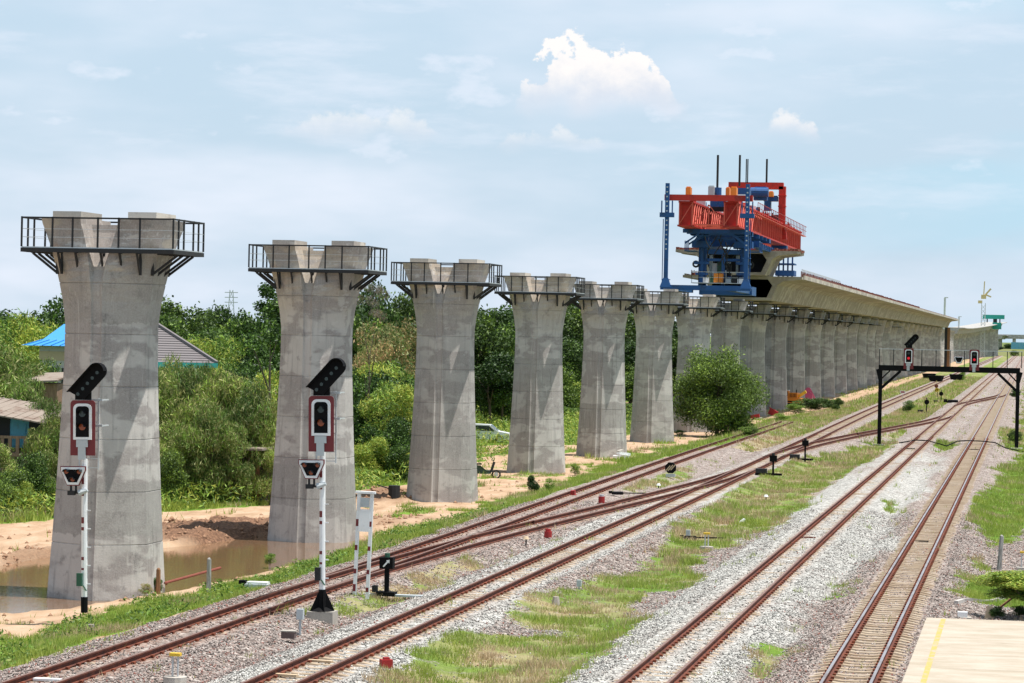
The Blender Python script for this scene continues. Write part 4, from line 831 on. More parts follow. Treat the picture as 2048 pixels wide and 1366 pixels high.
# notice frame on two banded posts
x, y, z = at(722, 1190); t = thing('notice_frame', 'leaning white notice board on two posts with faded red bands', 'sign', (x, y, z)); t.rotation_euler = (0, math.radians(1.5), math.radians(4))
for px, off in ((-.19, 0), (.19, 0.05)):
    b = MB(); b.b2((px-.05, -.05, -.1), (px+.05, .05, 2.95)); p = b.build('post', WHITE, t)
    for zz in (.1, .62, 1.3, 2.0): b = MB(); b.b2((px-.052, -.052, zz), (px+.03, -.049, zz+.10+.14*R.random())); b.build('red_band', MAROON, p)
b = MB(); b.b2((-.16, -.07, 1.85), (.16, -.052, 2.5)); b.build('panel', WHITE, t)
b = MB(); b.b2((-.135, -.07, 2.56), (.135, -.05, 2.84)); b.build('small_panel', LGREY, t); b = MB(); b.b2((-.29, -.09, 2.955), (.29, .09, 3.02)); b.build('top_rail', WHITE, t)
# point indicator with arrow
x, y, z = at(773, 1188); t = thing('point_indicator', 'squat black point indicator box with white arrow on a thick post', 'point indicator', (x, y, z))
MB().cyl((0, 0, 0), (0, 0, .75), .075, 8).build('post', BLACK, t); hb = MB().b2((-.2, -.15, .75), (.2, .15, 1.08)).build('lamp_box', BLACK, t)
MB().cyl((0, 0, 1.081), (0, 0, 1.2), .08, 8).build('cap', GREENP, t); MB().b2((-.28, -.2, -.05), (.28, .2, .07)).build('base', BLACK, t); MB().b2((-.42, -.1, .05), (-.28, .1, .24)).build('lever_box', DGREY, t)
b = MB(); b.add([(-.1, -.154, .82), (-.06, -.154, .80), (.065, -.154, .94), (.1, -.154, .91), (.11, -.154, 1.02), (.005, -.154, 1.0), (.03, -.154, .975)], [(0, 1, 2, 6), (2, 3, 4, 5, 6)]); b.build('arrow', WHITE, hb)
MB().b2((-.9, -.12, -.06), (1.1, .12, .0)).build('rodding_cover', LGREY, t)
def pole_box(label, px, py, h, head='box'):
    x, y, z = at(px, py); t = thing('point_indicator', label, 'point indicator', (x, y, z), 0, 'small black point indicators')
    MB().cyl((0, 0, -.1), (0, 0, h), .06, 6).build('post', BLACK, t)
    if head == 'box': MB().b2((-.2, -.15, h), (.2, .15, h+.35)).build('lamp_box', BLACK, t); MB().cyl((0, 0, h+.351), (0, 0, h+.48), .09, 6).build('cap', DGREY, t)
    else: MB().cyl((0, -.05, h+.2), (0, .05, h+.2), .28, 10).build('disc', BLACK, t); MB().cyl((0, 0, h+.48), (0, 0, h+.7), .06, 6).build('cap', DGREY, t)
    MB().b2((-1.0, -.12, -.02), (.5, .12, .1)).build('rodding', BLACK, t); MB().b2((-.95, -.3, .1), (-.35, .3, .34)).build('motor_case', DGREY, t)
pole_box('nearer of two black boxed point indicators at the grass edge mid-picture', 1546, 950, .75)
pole_box('further black boxed point indicator, between the nearer one and the portal leg', 1610, 920, .9)
pole_box('black disc indicator on a low post in bright grass behind the left portal leg', 1853, 826, 1.0, 'disc')
pole_box('black disc indicator on a low post beside the leaning yellow sign', 1882, 806, 1.0, 'disc')
def motor(label, px, py, s=1, m=DGREY, lid=LGREY, rz=0):
    x, y, z = at(px, py); t = thing('point_machine', label, 'point machine', (x, y, z+.02), rz); MB().b2((-.42*s, -.25*s, 0), (.42*s, .25*s, .16*s)).build('case', m, t); MB().b2((-.36*s, -.2*s, .161*s), (.40*s, .22*s, .24*s)).build('lid', lid, t); MB().b2((-.68*s, -.12*s, .05), (-.421*s, .12*s, .28*s)).build('end_box', BLACK, t); MB().beam((.42*s, 0, .08), (2.4*s, .5, .05), .05).build('drive_rod', BLACK, t)
motor('flat grey lidded point machine in the grass left of the leftmost line', 515, 1178, .85, LGREY, WHITE)
motor('black point machine between the left lines, behind the red barrel', 1235, 990, .62, BLACK, DGREY, .3)
motor('low dark point machine near the two grey posts in the middle grass', 1380, 1080, .6, DGREY, BLACK, .2)
motor('black point machine in bright grass in front of the far disc indicators', 1905, 806, 1.6, BLACK, DGREY, .1)
# red barrels and boxes
def barrel(label, px, py, r, h, cap=None): 
    b = MB(); b.cyl((0, 0, -.03), (0, 0, h), r, 14); ps = [('body', b, REDP)]
    c = MB(); c.cyl((0, 0, h+.001), (0, 0, h+.09), r*.7, 10); ps.append(('cap', c, cap or REDP)); return simple('marker_drum', label, 'drum', px, py, ps)
barrel('red drum with a grey cap beside the leftmost line', 1203, 1007, .15, .32, LGREY); barrel('short red drum in ballast between the left lines', 1096, 1073, .15, .2)
simple('marker_block', 'small dark red block lying on the ballast near the bottom of the picture', 'block', 772, 1337, [('body', MB().box((0, 0, .1), (.26, .24, .22), rz=.5), REDP), ('top', MB().box((0, 0, .235), (.14, .12, .05), rz=.5), REDP)])
simple('marker_block', 'tiny red block beside the leftmost rail, behind the red drum', 'block', 1146, 990, [('body', MB().box((0, 0, .12), (.2, .4, .2)), REDP), ('foot', MB().box((0, 0, .01), (.3, .5, .03)), REDP)])
def stub(label, px, py, h, m, w=.13, top=None):
    ps = [('post', MB().b2((-w*.3, -w*.3, -.1), (w*.3, w*.3, h)), m)]; ps.append(('head', MB().b2((-w, -w, h+.001), (w, w, h+(top or .22))), m)); return simple('cable_post', label, 'post', px, py, ps)
stub('grey cable box on a short post left of the concrete signal footing', 600, 1262, .3, LGREY, .085, .27); stub('small grey-blue cable box on a post at the edge of the grass strip', 1158, 1178, .08, LGREY, .07, .2); stub('grey cable box beside the low dark point machine', 1376, 1078, .12, LGREY, .08, .24)
for l, px, py in (('tan mushroom-shaped marker near the short red drum', 1052, 1087), ('white mushroom-shaped marker between the left lines', 1317, 977), ('white mushroom-shaped marker in the middle grass strip', 1532, 1000)):
    b = MB(); b.cyl((0, 0, .16), (0, 0, .26), .12, 10, .07); simple('cable_marker', l, 'marker', px, py, [('stem', MB().cyl((0, 0, -.05), (0, 0, .159), .03, 6), DGREY), ('cap', b, TAN if 'tan' in l else WHITE)])
def twin(label, px, py, h):
    ps = [('rod', MB().cyl((-.06, 0, -.1), (-.06, 0, h), .025, 6), GALV), ('rod', MB().cyl((.06, 0, -.1), (.06, 0, h), .025, 6), GALV), ('cap', MB().b2((-.12, -.08, h+.001), (.12, .08, h+.07)), YELLOW), ('footing', MB().cyl((0, 0, -.05), (0, 0, .1), .26, 12), C_LITE)]
    return simple('twin_rod_marker', label, 'marker', px, py, ps)
twin('yellow-capped twin rod marker at the bottom left in the ballast', 350, 1362, .55); twin('yellow-capped twin rod marker on a round grey footing in the middle grass', 1413, 1098, .55); twin('yellow-capped twin rod marker at the right edge behind the flat-topped bush', 2046, 1140, .6)
simple('concrete_block', 'dark-faced concrete trough block in old ballast at the lower left', 'block', 577, 1276, [('body', MB().box((0, 0, .08), (.34, .25, .17), rz=.06), mk_concrete('block_concrete', (.2, .15, .14), (.2, .15, .14), (.1, .08, .08), 30)), ('cover', MB().box((0, 0, .18), (.37, .28, .03), rz=.06), C_LITE)])
simple('concrete_stub', 'rounded whitish concrete stub beside the third line', 'post', 1112, 1207, [('body', MB().cyl((0, 0, -.1), (0, 0, .2), .14, 7, .09), C_LITE)])
simple('concrete_stub', 'small pale concrete stub in weeds right of the left signal mast', 'post', 181, 1262, [('body', MB().b2((-.07, -.08, -.1), (.09, .08, .18)), C_LITE)])
simple('concrete_stub', 'angular white stone lying in the bright middle grass', 'stone', 1487, 1045, [('body', MB().cyl((-.1, 0, -.05), (.05, 0, .16), .14, 6, .06), WHITE)])
# striped octagon buffer lamp
x, y, z = at(1341, 952); t = thing('striped_marker', 'black and cream striped octagonal marker on a low grey foot between the left lines', 'marker', (x, y, z))
P = [(.32*math.cos(math.pi/8+i*math.pi/4), .45+.32*math.sin(math.pi/8+i*math.pi/4)) for i in range(8)]
MB().prism(P, -.1, .1).build('body', BLACK, t); MB().b2((-.25, -.15, -.05), (.25, .15, .12)).build('foot', LGREY, t)
for d in (-.2, 0, .2): MB().box((d*.75, -.103, .45+d*.2), (.055, .004, .42), ry=math.radians(40)).build('stripe', TAN, t)
# wooden posts by the pond, pipe rail
def wpost(label, px, py, h, m=WOODG, w=.16, cat='post', lean=0):
    x, y, z = at(px, py); t = thing('wooden_post', label, cat, (x, y, z)); t.rotation_euler = (0, lean, .2)
    b = MB(); b.cyl((0, 0, -.2), (0, 0, h), w/2, 7, w*.42); b.build('shaft', m, t); MB().cyl((0, 0, h+.001), (.015, 0, h+.05), w*.40, 7, w*.15).build('split_top', m, t)
wpost('weathered grey wooden post at the pond edge, rusty pipe leaning on it', 417, 1185, 1.02)
wpost('dark wooden post wrapped in vines at the foot of the nearest pier', 316, 1188, .75, WOODB)
wpost('splintered grey wooden post at the right edge above the flat-topped bush', 1998, 1140, 1.2, WOODG, .18, 'post', .06)
a = at(330, 1180); c = at(440, 1156); t = thing('pipe_rail', 'rusty orange pipe laid between the two wooden posts at the pond', 'pipe', (a[0], a[1], a[2]+.22)); MB().cyl((0, 0, 0), (c[0]-a[0], c[1]-a[1], .12), .045, 8).build('pipe', RUSTBAR, t); MB().cyl((0, 0, -.02), (.05, .02, .0), .06, 8).build('collar', RUSTBAR, t)
# fallen rods / planks on the ballast
def plank(label, px, py, L, w, m, rz, h=.05): 
    b = MB(); b.box((0, 0, h/2+.02), (L, w, h), rz=0); simple('timber', label, 'timber', px, py, [('board', b, m)], rz)
plank('pale timber offcut lying between the rails of the third line', 640, 1326, .62, .12, TAN, -.2); plank('yellowish timber offcut nearer the bottom, between the rails of the third line', 570, 1354, .6, .14, TAN, -.15); plank('cream board on the leftmost line at the bottom edge', 95, 1363, .6, .2, WHITE, 0); plank('dark steel offcut across the rightmost line', 1844, 1085, .5, .16, BLACK, 0); plank('black plate on the sleepers of the rightmost line by the portal', 1946, 900, 1.0, .22, BLACK, 0); plank('black plate on the sleepers of the second line by the portal', 1816, 898, 1.0, .22, BLACK, 0); plank('thin rusty bar between the rails of the second line', 1617, 1077, .55, .05, RUSTBAR, 0)
# cable across the lines
pts = [(1795, 888), (1830, 886), (1855, 887), (1880, 894), (1893, 898), (1915, 888), (1935, 887), (1962, 888), (1990, 891), (2010, 897), (2048, 905)]
P = [Vector(at(*p))+Vector((0, 0, .22 if 1800 < p[0] < 2000 else .05)) for p in pts]; b = MB()
for a, c in zip(P, P[1:]): b.cyl(a, c, .045, 6)
t = thing('ground_cable', 'black cable snaking across the two right lines under the portal', 'cable', (0, 0, 0)); b.build('sheath', BLACK, t)
# leaning yellow sign
x, y, z = at(1882, 806); x, y, z = at(1877, 803); t = thing('warning_sign', 'leaning rusty yellow and black double disc sign in the far grass', 'sign', (x, y, z)); t.rotation_euler = (0, math.radians(-9), 0)
MB().beam((0, 0, -.1), (0, 0, 1.35), .07).build('post', DGREY, t); MB().cyl((0, -.04, 1.55), (0, .04, 1.55), .3, 8).build('lower_disc', YELLOW, t); MB().cyl((0, -.04, 2.05), (0, .04, 2.05), .26, 8).build('upper_disc', RUSTBAR, t)
for d in (-.12, .1): MB().box((d, -.045, 1.55), (.08, .006, .4), ry=.7).build('stripe', BLACK, t)
x, y, z = at(1805, 800); t = thing('flag_board', 'small red and white rectangular board beside the third line', 'sign', (x, y, z)); MB().beam((0, 0, -.1), (0, 0, .85), .05).build('post', GALV, t); bb = MB().b2((-.34, -.03, .85), (.34, .0, 1.2)).build('board', WHITE, t); MB().b2((-.24, -.036, .93), (.24, -.031, 1.12)).build('red_panel', REDP, bb)
for l, px, py, rz in (('black open skip lying left of the third line, far off', 1858, 758, .2), ('black open skip nearer the third line, right of the other one', 1872, 763, -.3), ('dark tarred box in the grass right of the third line, far off', 1912, 760, .1)):
    b = MB(); b.add([(-1, -.7, 0), (1, -.7, 0), (1, .7, 0), (-1, .7, 0), (-1.3, -.9, 1.1), (1.3, -.9, 1.1), (1.3, .9, 1.1), (-1.3, .9, 1.1)], [(0, 1, 5, 4), (1, 2, 6, 5), (2, 3, 7, 6), (3, 0, 4, 7), (3, 2, 1, 0)]); r = MB(); [r.beam(a, c, .08) for a, c in (((-1.3, -.9, 1.1), (1.3, -.9, 1.1)), ((1.3, -.9, 1.1), (1.3, .9, 1.1)), ((1.3, .9, 1.1), (-1.3, .9, 1.1)), ((-1.3, .9, 1.1), (-1.3, -.9, 1.1)))]
    simple('skip', l, 'skip', px, py, [('tub', b, BLACK), ('rim', r, DGREY)], rz)
# right edge: planter, plank, white box
simple('concrete_box', 'white concrete box at the end of the platform', 'box', 1925, 1236, [('body', MB().b2((-.14, -.12, -.1), (.14, .12, .18)), WHITE), ('foot', MB().b2((-.22, -.2, -.1), (.25, .2, .03)), C_LITE)])
simple('cardboard_sheet', 'faded yellow sheet leaning behind the platform end', 'sheet', 1978, 1238, [('sheet', MB().add([(-.14, 0, 0), (.16, .02, 0), (.1, .1, .36), (-.06, .1, .38), (-.14, .02, -.02), (.16, .04, -.02), (.1, .12, .34), (-.06, .12, .36)], [(0, 1, 2, 3), (7, 6, 5, 4), (0, 4, 5, 1), (1, 5, 6, 2), (2, 6, 7, 3), (3, 7, 4, 0)]), TAN)])
b = MB(); b.beam((-.35, 0, .05), (.35, .1, .62), .13, .05); simple('timber', 'brown plank propped diagonally under the flat-topped bush', 'timber', 2012, 1228, [('board', b, WOODB)])
t = thing('retaining_wall', 'low curved grey concrete edging behind the platform end', 'wall'); 
for i in range(7): a = at(1912+i*14, 1207-i*1.2-4*math.sin(i)); c = at(1926+i*14, 1206-i*1.2-4*math.sin(i+1)); MB().beam((a[0], a[1], a[2]), (c[0], c[1], c[2]), .12, .16).build('edging_stone', C_PIER, t)
simple('rubble_slab', 'white broken slabs lying at the foot of the fifth pier', 'rubble', 1243, 918, [('slab', MB().box((0, 0, .12), (1.1, .9, .22), rz=.1), WHITE), ('slab', MB().box((.1, .1, .36), (.8, .6, .16), rz=.5, ry=.1), WHITE), ('slab', MB().box((-.1, .1, .52), (.4, .3, .14), rz=.9, ry=-.3), C_LITE)])
simple('rubble_slab', 'small pale rubble at the right foot of the third pier', 'rubble', 935, 996, [('slab', MB().box((0, 0, .06), (.5, .3, .12), rz=.3), C_LITE), ('slab', MB().box((.3, 0, .08), (.3, .2, .12), rz=.8, ry=.3), WHITE)])

# ---------------------------------------------------------------- vehicles
x, y, z = at(968, 958); t = thing('motor_scooter', 'dark green motor scooter parked behind the third pier', 'scooter', (x, y, z), .25)
MB().add([(-.75, -.13, .35), (-.1, -.16, .28), (.35, -.12, .3), (.42, -.1, .45), (.1, -.16, .5), (-.2, -.2, .75), (-.8, -.15, .8), (-.75, .13, .35), (-.1, .16, .28), (.35, .12, .3), (.42, .1, .45), (.1, .16, .5), (-.2, .2, .75), (-.8, .15, .8)], [(0, 1, 2, 3, 4, 5, 6), (13, 12, 11, 10, 9, 8, 7)]+[(i, 7+i, 7+(i+1) % 7, (i+1) % 7) for i in range(7)]).build('body', paint('scooter_paint', (.03, .06, .05), .3, .1), t)
MB().add([(.3, -.12, .35), (.45, -.14, .4), (.62, -.1, .95), (.5, -.1, 1.0), (.3, .12, .35), (.45, .14, .4), (.62, .1, .95), (.5, .1, 1.0)], [(0, 1, 2, 3), (7, 6, 5, 4), (0, 4, 5, 1), (1, 5, 6, 2), (2, 6, 7, 3), (3, 7, 4, 0)]).build('leg_shield', DGREY, t)
MB().b2((-.75, -.14, .8), (-.15, .14, .88)).build('seat', RUBBER, t); MB().beam((.5, -.33, 1.05), (.5, .33, 1.05), .05).build('handlebar', DGREY, t)
for wx in (-.62, .68):
    b = MB(); P = [(wx+.22*math.cos(2*math.pi*i/12), 0, .27+.22*math.sin(2*math.pi*i/12)) for i in range(12)]; [b.cyl(P[i], P[(i+1) % 12], .05, 6) for i in range(12)]; w = b.build('wheel', RUBBER, t); MB().cyl((wx, -.04, .27), (wx, .04, .27), .13, 8).build('hub', GALV, w)
x, y, z = at(966, 886); t = thing('parked_car', 'silvery white hatchback car parked in tall grass between third and fourth piers', 'car', (x, y, z), math.radians(5))
prof_c = [(-2.0, .35), (2.0, .3), (2.08, .55), (1.95, .78), (1.15, .92), (.55, 1.38), (-1.2, 1.42), (-1.75, 1.0), (-2.05, .85)]
MB().prism(prof_c, -.82, .82).build('body', paint('car_paint', (.72, .74, .76), .25, .05), t)
for sy in (-.825, .825): MB().prism([(-1.35, .95), (.95, .93), (.5, 1.3), (-1.12, 1.33)], sy-.01, sy+.01).build('side_window', GLASS, t)
MB().add([(1.12, -.7, .95), (1.12, .7, .95), (.6, .65, 1.375), (.6, -.65, 1.375)], [(0, 1, 2, 3)]).build('windscreen', GLASS, t)
for wx in (-1.25, 1.3):
    for sy in (-.8, .8): w = MB().cyl((wx, sy-.1, .32), (wx, sy+.1, .32), .33, 14).build('wheel', RUBBER, t); MB().cyl((wx, sy-.11, .32), (wx, sy+.11, .32), .2, 10).build('rim', GALV, w)
for sy in (-.6, .6): MB().box((2.03, sy, .68), (.06, .3, .14)).build('headlight', WHITE, t)
x, y, z = at(1590, 818); t = thing('excavator', 'orange tracked excavator parked against the piers behind the shrubs', 'excavator', (x, y, z), -.1); t.scale = (.62, .62, .68)
MB().b2((-2.2, -1.2, .2), (1.2, -.4, 1.0)).build('crawler_track', RUBBER, t); MB().b2((-2.2, .5, .2), (1.2, 1.3, 1.0)).build('crawler_track', RUBBER, t)
MB().b2((-2.1, -1.3, 1.05), (1.3, 1.3, 1.85)).build('chassis', ORANGE, t); MB().b2((-.9, -1.2, 1.86), (.6, 1.2, 2.75)).build('engine_housing', ORANGE, t)
cb = MB().b2((-2.0, -1.25, 1.86), (-1.0, -.2, 3.1)).build('cab', ORANGE, t); MB().b2((-1.85, -1.27, 2.2), (-1.2, -1.251, 2.9)).build('cab_window', GLASS, cb)
MB().beam((.4, 0, 2.0), (2.0, 0, 3.0), .4, .5).build('boom', YELLOW, t)
for i in range(5): MB().b2((-.75+i*.26, -1.23, 2.0), (-.65+i*.26, -1.201, 2.6)).build('grille', BLACK, t)
MB().cyl((.2, 0, 2.76), (.2, 0, 3.3), .1, 8).build('exhaust', DGREY, t); MB().b2((-2.1, -1.33, 1.2), (1.3, -1.301, 1.4)).build('stripe', BLACK, t); MB().b2((-2.05, -1.3, 3.101), (-.95, -.15, 3.2)).build('cab_roof', WHITE, t)
x, y, z = at(1609, 811); t = thing('piling_machine', 'faded pink machine with a sloping arm standing behind the orange excavator', 'construction machine', (x, y+2, z), 0); t.scale = (.5, .5, .66)
MB().b2((-.9, -1, .8), (1.6, 1, 2.2)).build('body', PINK, t); MB().add([(-1.4, -.8, 2.21), (1.2, -.8, 2.21), (1.0, -.8, 3.2), (.4, -.8, 3.3), (-1.4, .8, 2.21), (1.2, .8, 2.21), (1.0, .8, 3.2), (.4, .8, 3.3)], [(0, 1, 2, 3), (7, 6, 5, 4), (0, 4, 5, 1), (1, 5, 6, 2), (2, 6, 7, 3), (3, 7, 4, 0)]).build('hood', PINK, t); MB().b2((-1.2, -1.1, 0), (1.8, 1.1, .79)).build('crawler', RUBBER, t); MB().beam((1.0, 0, 3.0), (2.2, 0, 1.2), .3).build('arm', PINK, t)
simple('red_crate', 'small bright red crate in grass at the foot of a pier', 'crate', 1546, 832, [('box', MB().box((0, 0, .35), (.9, .7, .6), ry=.4), REDP), ('lid', MB().box((-.1, 0, .75), (.7, .6, .06), ry=.4), REDP)])
simple('red_crate', 'red and white bundle at the left foot of the pier behind the round tree', 'crate', 1510, 838, [('box', MB().box((0, 0, .25), (.9, .5, .4), ry=-.2), REDP), ('lid', MB().box((.3, 0, .1), (.8, .5, .14)), WHITE)])
simple('rubbish_bin', 'dark cart with a round drum beside the dirt road left of the third pier', 'cart', 788, 1002, [('drum', MB().cyl((0, 0, .15), (0, 0, .75), .28, 10), DGREY), ('handle', MB().beam((-.3, 0, .6), (-.9, .2, .75), .05), DGREY)])

# ---------------------------------------------------------------- houses
def gable_tiles(b, P0, P1, P2, P3, rows, th=.05):
    """overlapping tile courses between eave P0-P1 and ridge P3-P2"""
    P0, P1, P2, P3 = map(Vector, (P0, P1, P2, P3)); n = (P1-P0).cross(P3-P0).normalized(); out = []
    if n.z < 0: n = -n
    for r in range(rows):
        t0, t1 = r/rows, (r+1.12)/rows; t1 = min(t1, 1)
        a, c, d, e = P0.lerp(P3, t0), P1.lerp(P2, t0), P1.lerp(P2, t1), P0.lerp(P3, t1)
        q = MB(); q.add([a+n*th, c+n*th, d+n*.005, e+n*.005, a, c], [(0, 1, 2, 3), (4, 5, 1, 0)]); out.append(q)
    return out
TILE = paint('grey_roof_tile', (.165, .15, .155), .8, .3, (.15, .12, .12), 0, 1); TEALW = paint('teal_wall', (.05, .40, .38), .7, .2); RUST_SHEET = paint('rusty_sheet', (.25, .205, .17), .85, .6, (.12, .065, .045), 0, .9); BLUER = paint('blue_sheet_roof', (.05, .27, .62), .4, .15, (.1, .3, .5), 0, .6); BLUEW = paint('blue_wall', (.12, .38, .50), .7, .3); PALEW = paint('pale_wall', (.55, .52, .48), .8, .3, (.3, .27, .25)); BROWNW = mk_wood('brown_boards', (.33, .21, .14), (.2, .12, .08))
Yh = 168.; ap = PY(313, 650, Yh); ev = PY(455, 727, Yh); t = thing('tiled_house', 'teal walled house with grey tiled hip roof, right behind the nearest pier', 'house', (0, 0, 0))
rx0, rx1 = ap[0]-2.6, ap[0]; ze = ev[2]; zr = ap[2]; ex1 = ev[0]; ex1 = rx1+3.5; ex0 = rx0-(ex1-rx1); HR = Matrix.Translation((rx1, Yh, 0)) @ Matrix.Rotation(.36, 4, 'Z') @ Matrix.Translation((-rx1, -Yh, 0)); t.matrix_world = HR
rf = MB().b2((rx0-.1, Yh-.1, zr), (rx1+.1, Yh+.1, zr+.12)).build('roof', TILE, t)
for q in gable_tiles(None, (ex0, Yh-3.2, ze), (ex1, Yh-3.2, ze), (rx1, Yh, zr), (rx0, Yh, zr), 16): q.build('tile_course', TILE, rf)
for q in gable_tiles(None, (ex1, Yh-3.2, ze), (ex1, Yh+3.2, ze), (rx1, Yh+.01, zr), (rx1, Yh, zr), 16): q.build('tile_course', TILE, rf)
MB().beam((ex1, Yh-3.2, ze+.08), (rx1, Yh, zr+.1), .22, .14).build('hip_ridge', TILE, rf)
MB().b2((ex0-.05, Yh-3.3, ze-.28), (ex1+.05, Yh-3.22, ze+.02)).build('fascia', TEALW, t); MB().b2((ex0+.9, Yh-2.6, -.6), (ex1-.9, Yh+2.6, ze-.02)).build('wall', TEALW, t)
for i in range(3): f = MB().b2((ex0+3+i*3, Yh-2.66, 1.6), (ex0+4.3+i*3, Yh-2.61, 3.2)).build('window', WHITE, t); MB().b2((ex0+3.1+i*3, Yh-2.68, 1.7), (ex0+4.2+i*3, Yh-2.665, 3.1)).build('pane', GLASS, f)
# blue roofed house
Yb = 150.; a = PY(80, 690, Yb); r0 = PY(128, 648, Yb); t = thing('blue_roof_house', 'small house with flared bright blue sheet roof peeping out left of the nearest pier', 'house', (0, 0, 0))
xr = r0[0]; xe = a[0]; ze = a[2]; zr = r0[2]; zm = ze+.25*(zr-ze); W = 1.6
v = [(xe, Yb-3, ze), (xe+.9, Yb-2.2, zm), (xr, Yb, zr), (xr+W, Yb, zr), (xr+W+.7, Yb-2.2, zm), (xr+W+1.6, Yb-3, ze), (xe, Yb+3, ze), (xe+.9, Yb+2.2, zm), (xr+W+.7, Yb+2.2, zm), (xr+W+1.6, Yb+3, ze)]
MB().add(v, [(0, 5, 4, 1), (1, 4, 3, 2), (0, 1, 7, 6), (1, 2, 7), (6, 7, 8, 9), (7, 2, 3, 8), (5, 9, 8, 4), (4, 8, 3)]).build('roof', BLUER, t)
for i in range(12): MB().beam((xe+.2+i*.5, Yb-3.0, ze+.03), (xe+.9+i*.42, Yb-2.2, zm+.03), .04).build('roof_rib', BLUER, t)
MB().b2((xe+.8, Yb-2.3, -.6), (xr+W+.6, Yb+2.3, ze-.02)).build('wall', PALEW, t); MB().b2((xe+.8, Yb-2.34, ze-.8), (xr+W+.6, Yb-2.302, ze-.3)).build('band', ORANGE if 0 else TAN, t)
for i in range(3): f = MB().b2((xe+1.2+i*.9, Yb-2.36, ze-2.4), (xe+1.8+i*.9, Yb-2.31, ze-1.2)).build('window', DGREY, t); MB().b2((xe+1.25+i*.9, Yb-2.38, ze-2.3), (xe+1.75+i*.9, Yb-2.361, ze-1.3)).build('pane', GLASS, f)
# wooden shack with balcony
Ys = 122.; a = PY(-30, 828, Ys); c = PY(96, 842, Ys); t = thing('wooden_shack', 'two storey blue shack with rusty roof and brown balcony at the left edge', 'house', (0, 0, 0))
x0, x1 = a[0]-3, c[0]; zz = c[2]
rf = MB().add([(x0, Ys-1.2, zz+.8), (x1+.3, Ys-1.2, zz-.05), (x1+.3, Ys+3, zz+.5), (x0, Ys+3, zz+1.2), (x0, Ys-1.2, zz+.74), (x1+.3, Ys-1.2, zz-.11), (x1+.3, Ys+3, zz+.44), (x0, Ys+3, zz+1.14)], [(0, 1, 2, 3), (7, 6, 5, 4), (0, 4, 5, 1), (1, 5, 6, 2), (2, 6, 7, 3), (3, 7, 4, 0)]).build('roof', RUST_SHEET, t)
for i in range(16): f = i/15; MB().beam((x0+(x1-x0)*f, Ys-1.22, zz+.82-.84*f), (x0+(x1-x0)*f, Ys+3, zz+1.24-.7*f), .05).build('sheet_rib', RUST_SHEET, rf)
MB().b2((x0, Ys, 1.9), (x1-.4, Ys+3, zz+.05)).build('wall', BLUEW, t)
for i in range(7): MB().b2((x0+.6+i*.75, Ys-.03, 1.95), (x0+1.2+i*.75, Ys-.005, 3.0 if i % 2 else 3.3)).build('shutter', BLUEW if i % 2 else DGREY, t)
MB().b2((x0, Ys-1.1, 1.55), (x1-.5, Ys-.01, 1.72)).build('balcony_floor', BROWNW, t)
MB().b2((x0, Ys-1.1, 2.35), (x1-.5, Ys-1.02, 2.47)).build('balcony_rail', BROWNW, t)
for i in range(16): MB().b2((x0+.2+i*.36, Ys-1.09, 1.721), (x0+.36+i*.36, Ys-1.03, 2.349)).build('baluster', BROWNW, t)
MB().b2((x0, Ys+.1, -.7), (x1-.4, Ys+3, 1.54)).build('lower_wall', PALEW, t)
for i in range(3): MB().b2((x0+1.9*i+.4, Ys-1.1, -.7), (x0+1.9*i+.6, Ys-.9, 1.549)).build('balcony_post', BROWNW, t)
MB().b2((x0+1.2, Ys+.05, -.6), (x0+3.6, Ys+.09, 1.2)).build('painted_doorway_shade', SHADEFILL, t)  # dark sheet before the wall, painted shade of an open doorway
for (l, px0, py0, px1, py1, Y, m) in (('low shed roof of rusty sheets half hidden by leaves left of the nearest pier', 60, 748, 128, 762, 140, RUST_SHEET), ('pale shed roof glimpsed in the trees right of the second pier', 738, 805, 770, 828, 190, PALEW), ('old grey shed roof among the bamboo left of the second pier', 500, 780, 548, 800, 160, RUST_SHEET)):
    a = PY(px0, py1, Y); c = PY(px1, py0, Y); t = thing('shed', l, 'shed', (0, 0, 0)); MB().add([(a[0], Y-1, a[2]), (c[0], Y-1, a[2]+.1), (c[0], Y+2, c[2]+.1), (a[0], Y+2, c[2]), (a[0], Y-1, a[2]-.08), (c[0], Y-1, a[2]+.02), (c[0], Y+2, c[2]+.02), (a[0], Y+2, c[2]-.08)], [(0, 1, 2, 3), (7, 6, 5, 4), (0, 4, 5, 1), (1, 5, 6, 2), (2, 6, 7, 3), (3, 7, 4, 0)]).build('roof', m, t); MB().b2((a[0]+.15, Y-.6, -.6), (c[0]-.15, Y+1.8, a[2]-.1)).build('wall', BROWNW, t)
a = PY(478, 970, 128); c = PY(520, 900, 128); t = thing('wooden_hut', 'dark open hut with brown wooden posts under the bamboo left of the second pier', 'hut', (0, 0, 0))
MB().b2((a[0], 128, -.6), (c[0], 130, c[2])).build('shade_painted_wall', SHADEFILL, t)  # solid block coloured near-black as the shade inside the hut
for xx in (a[0]+.05, (a[0]+c[0])/2, c[0]-.05): MB().beam((xx, 127.9, -.7), (xx, 127.9, c[2]), .14).build('post', WOODB, t)
MB().b2((a[0]-.3, 127.3, c[2]), (c[0]+.3, 130.3, c[2]+.1)).build('roof', RUST_SHEET, t)
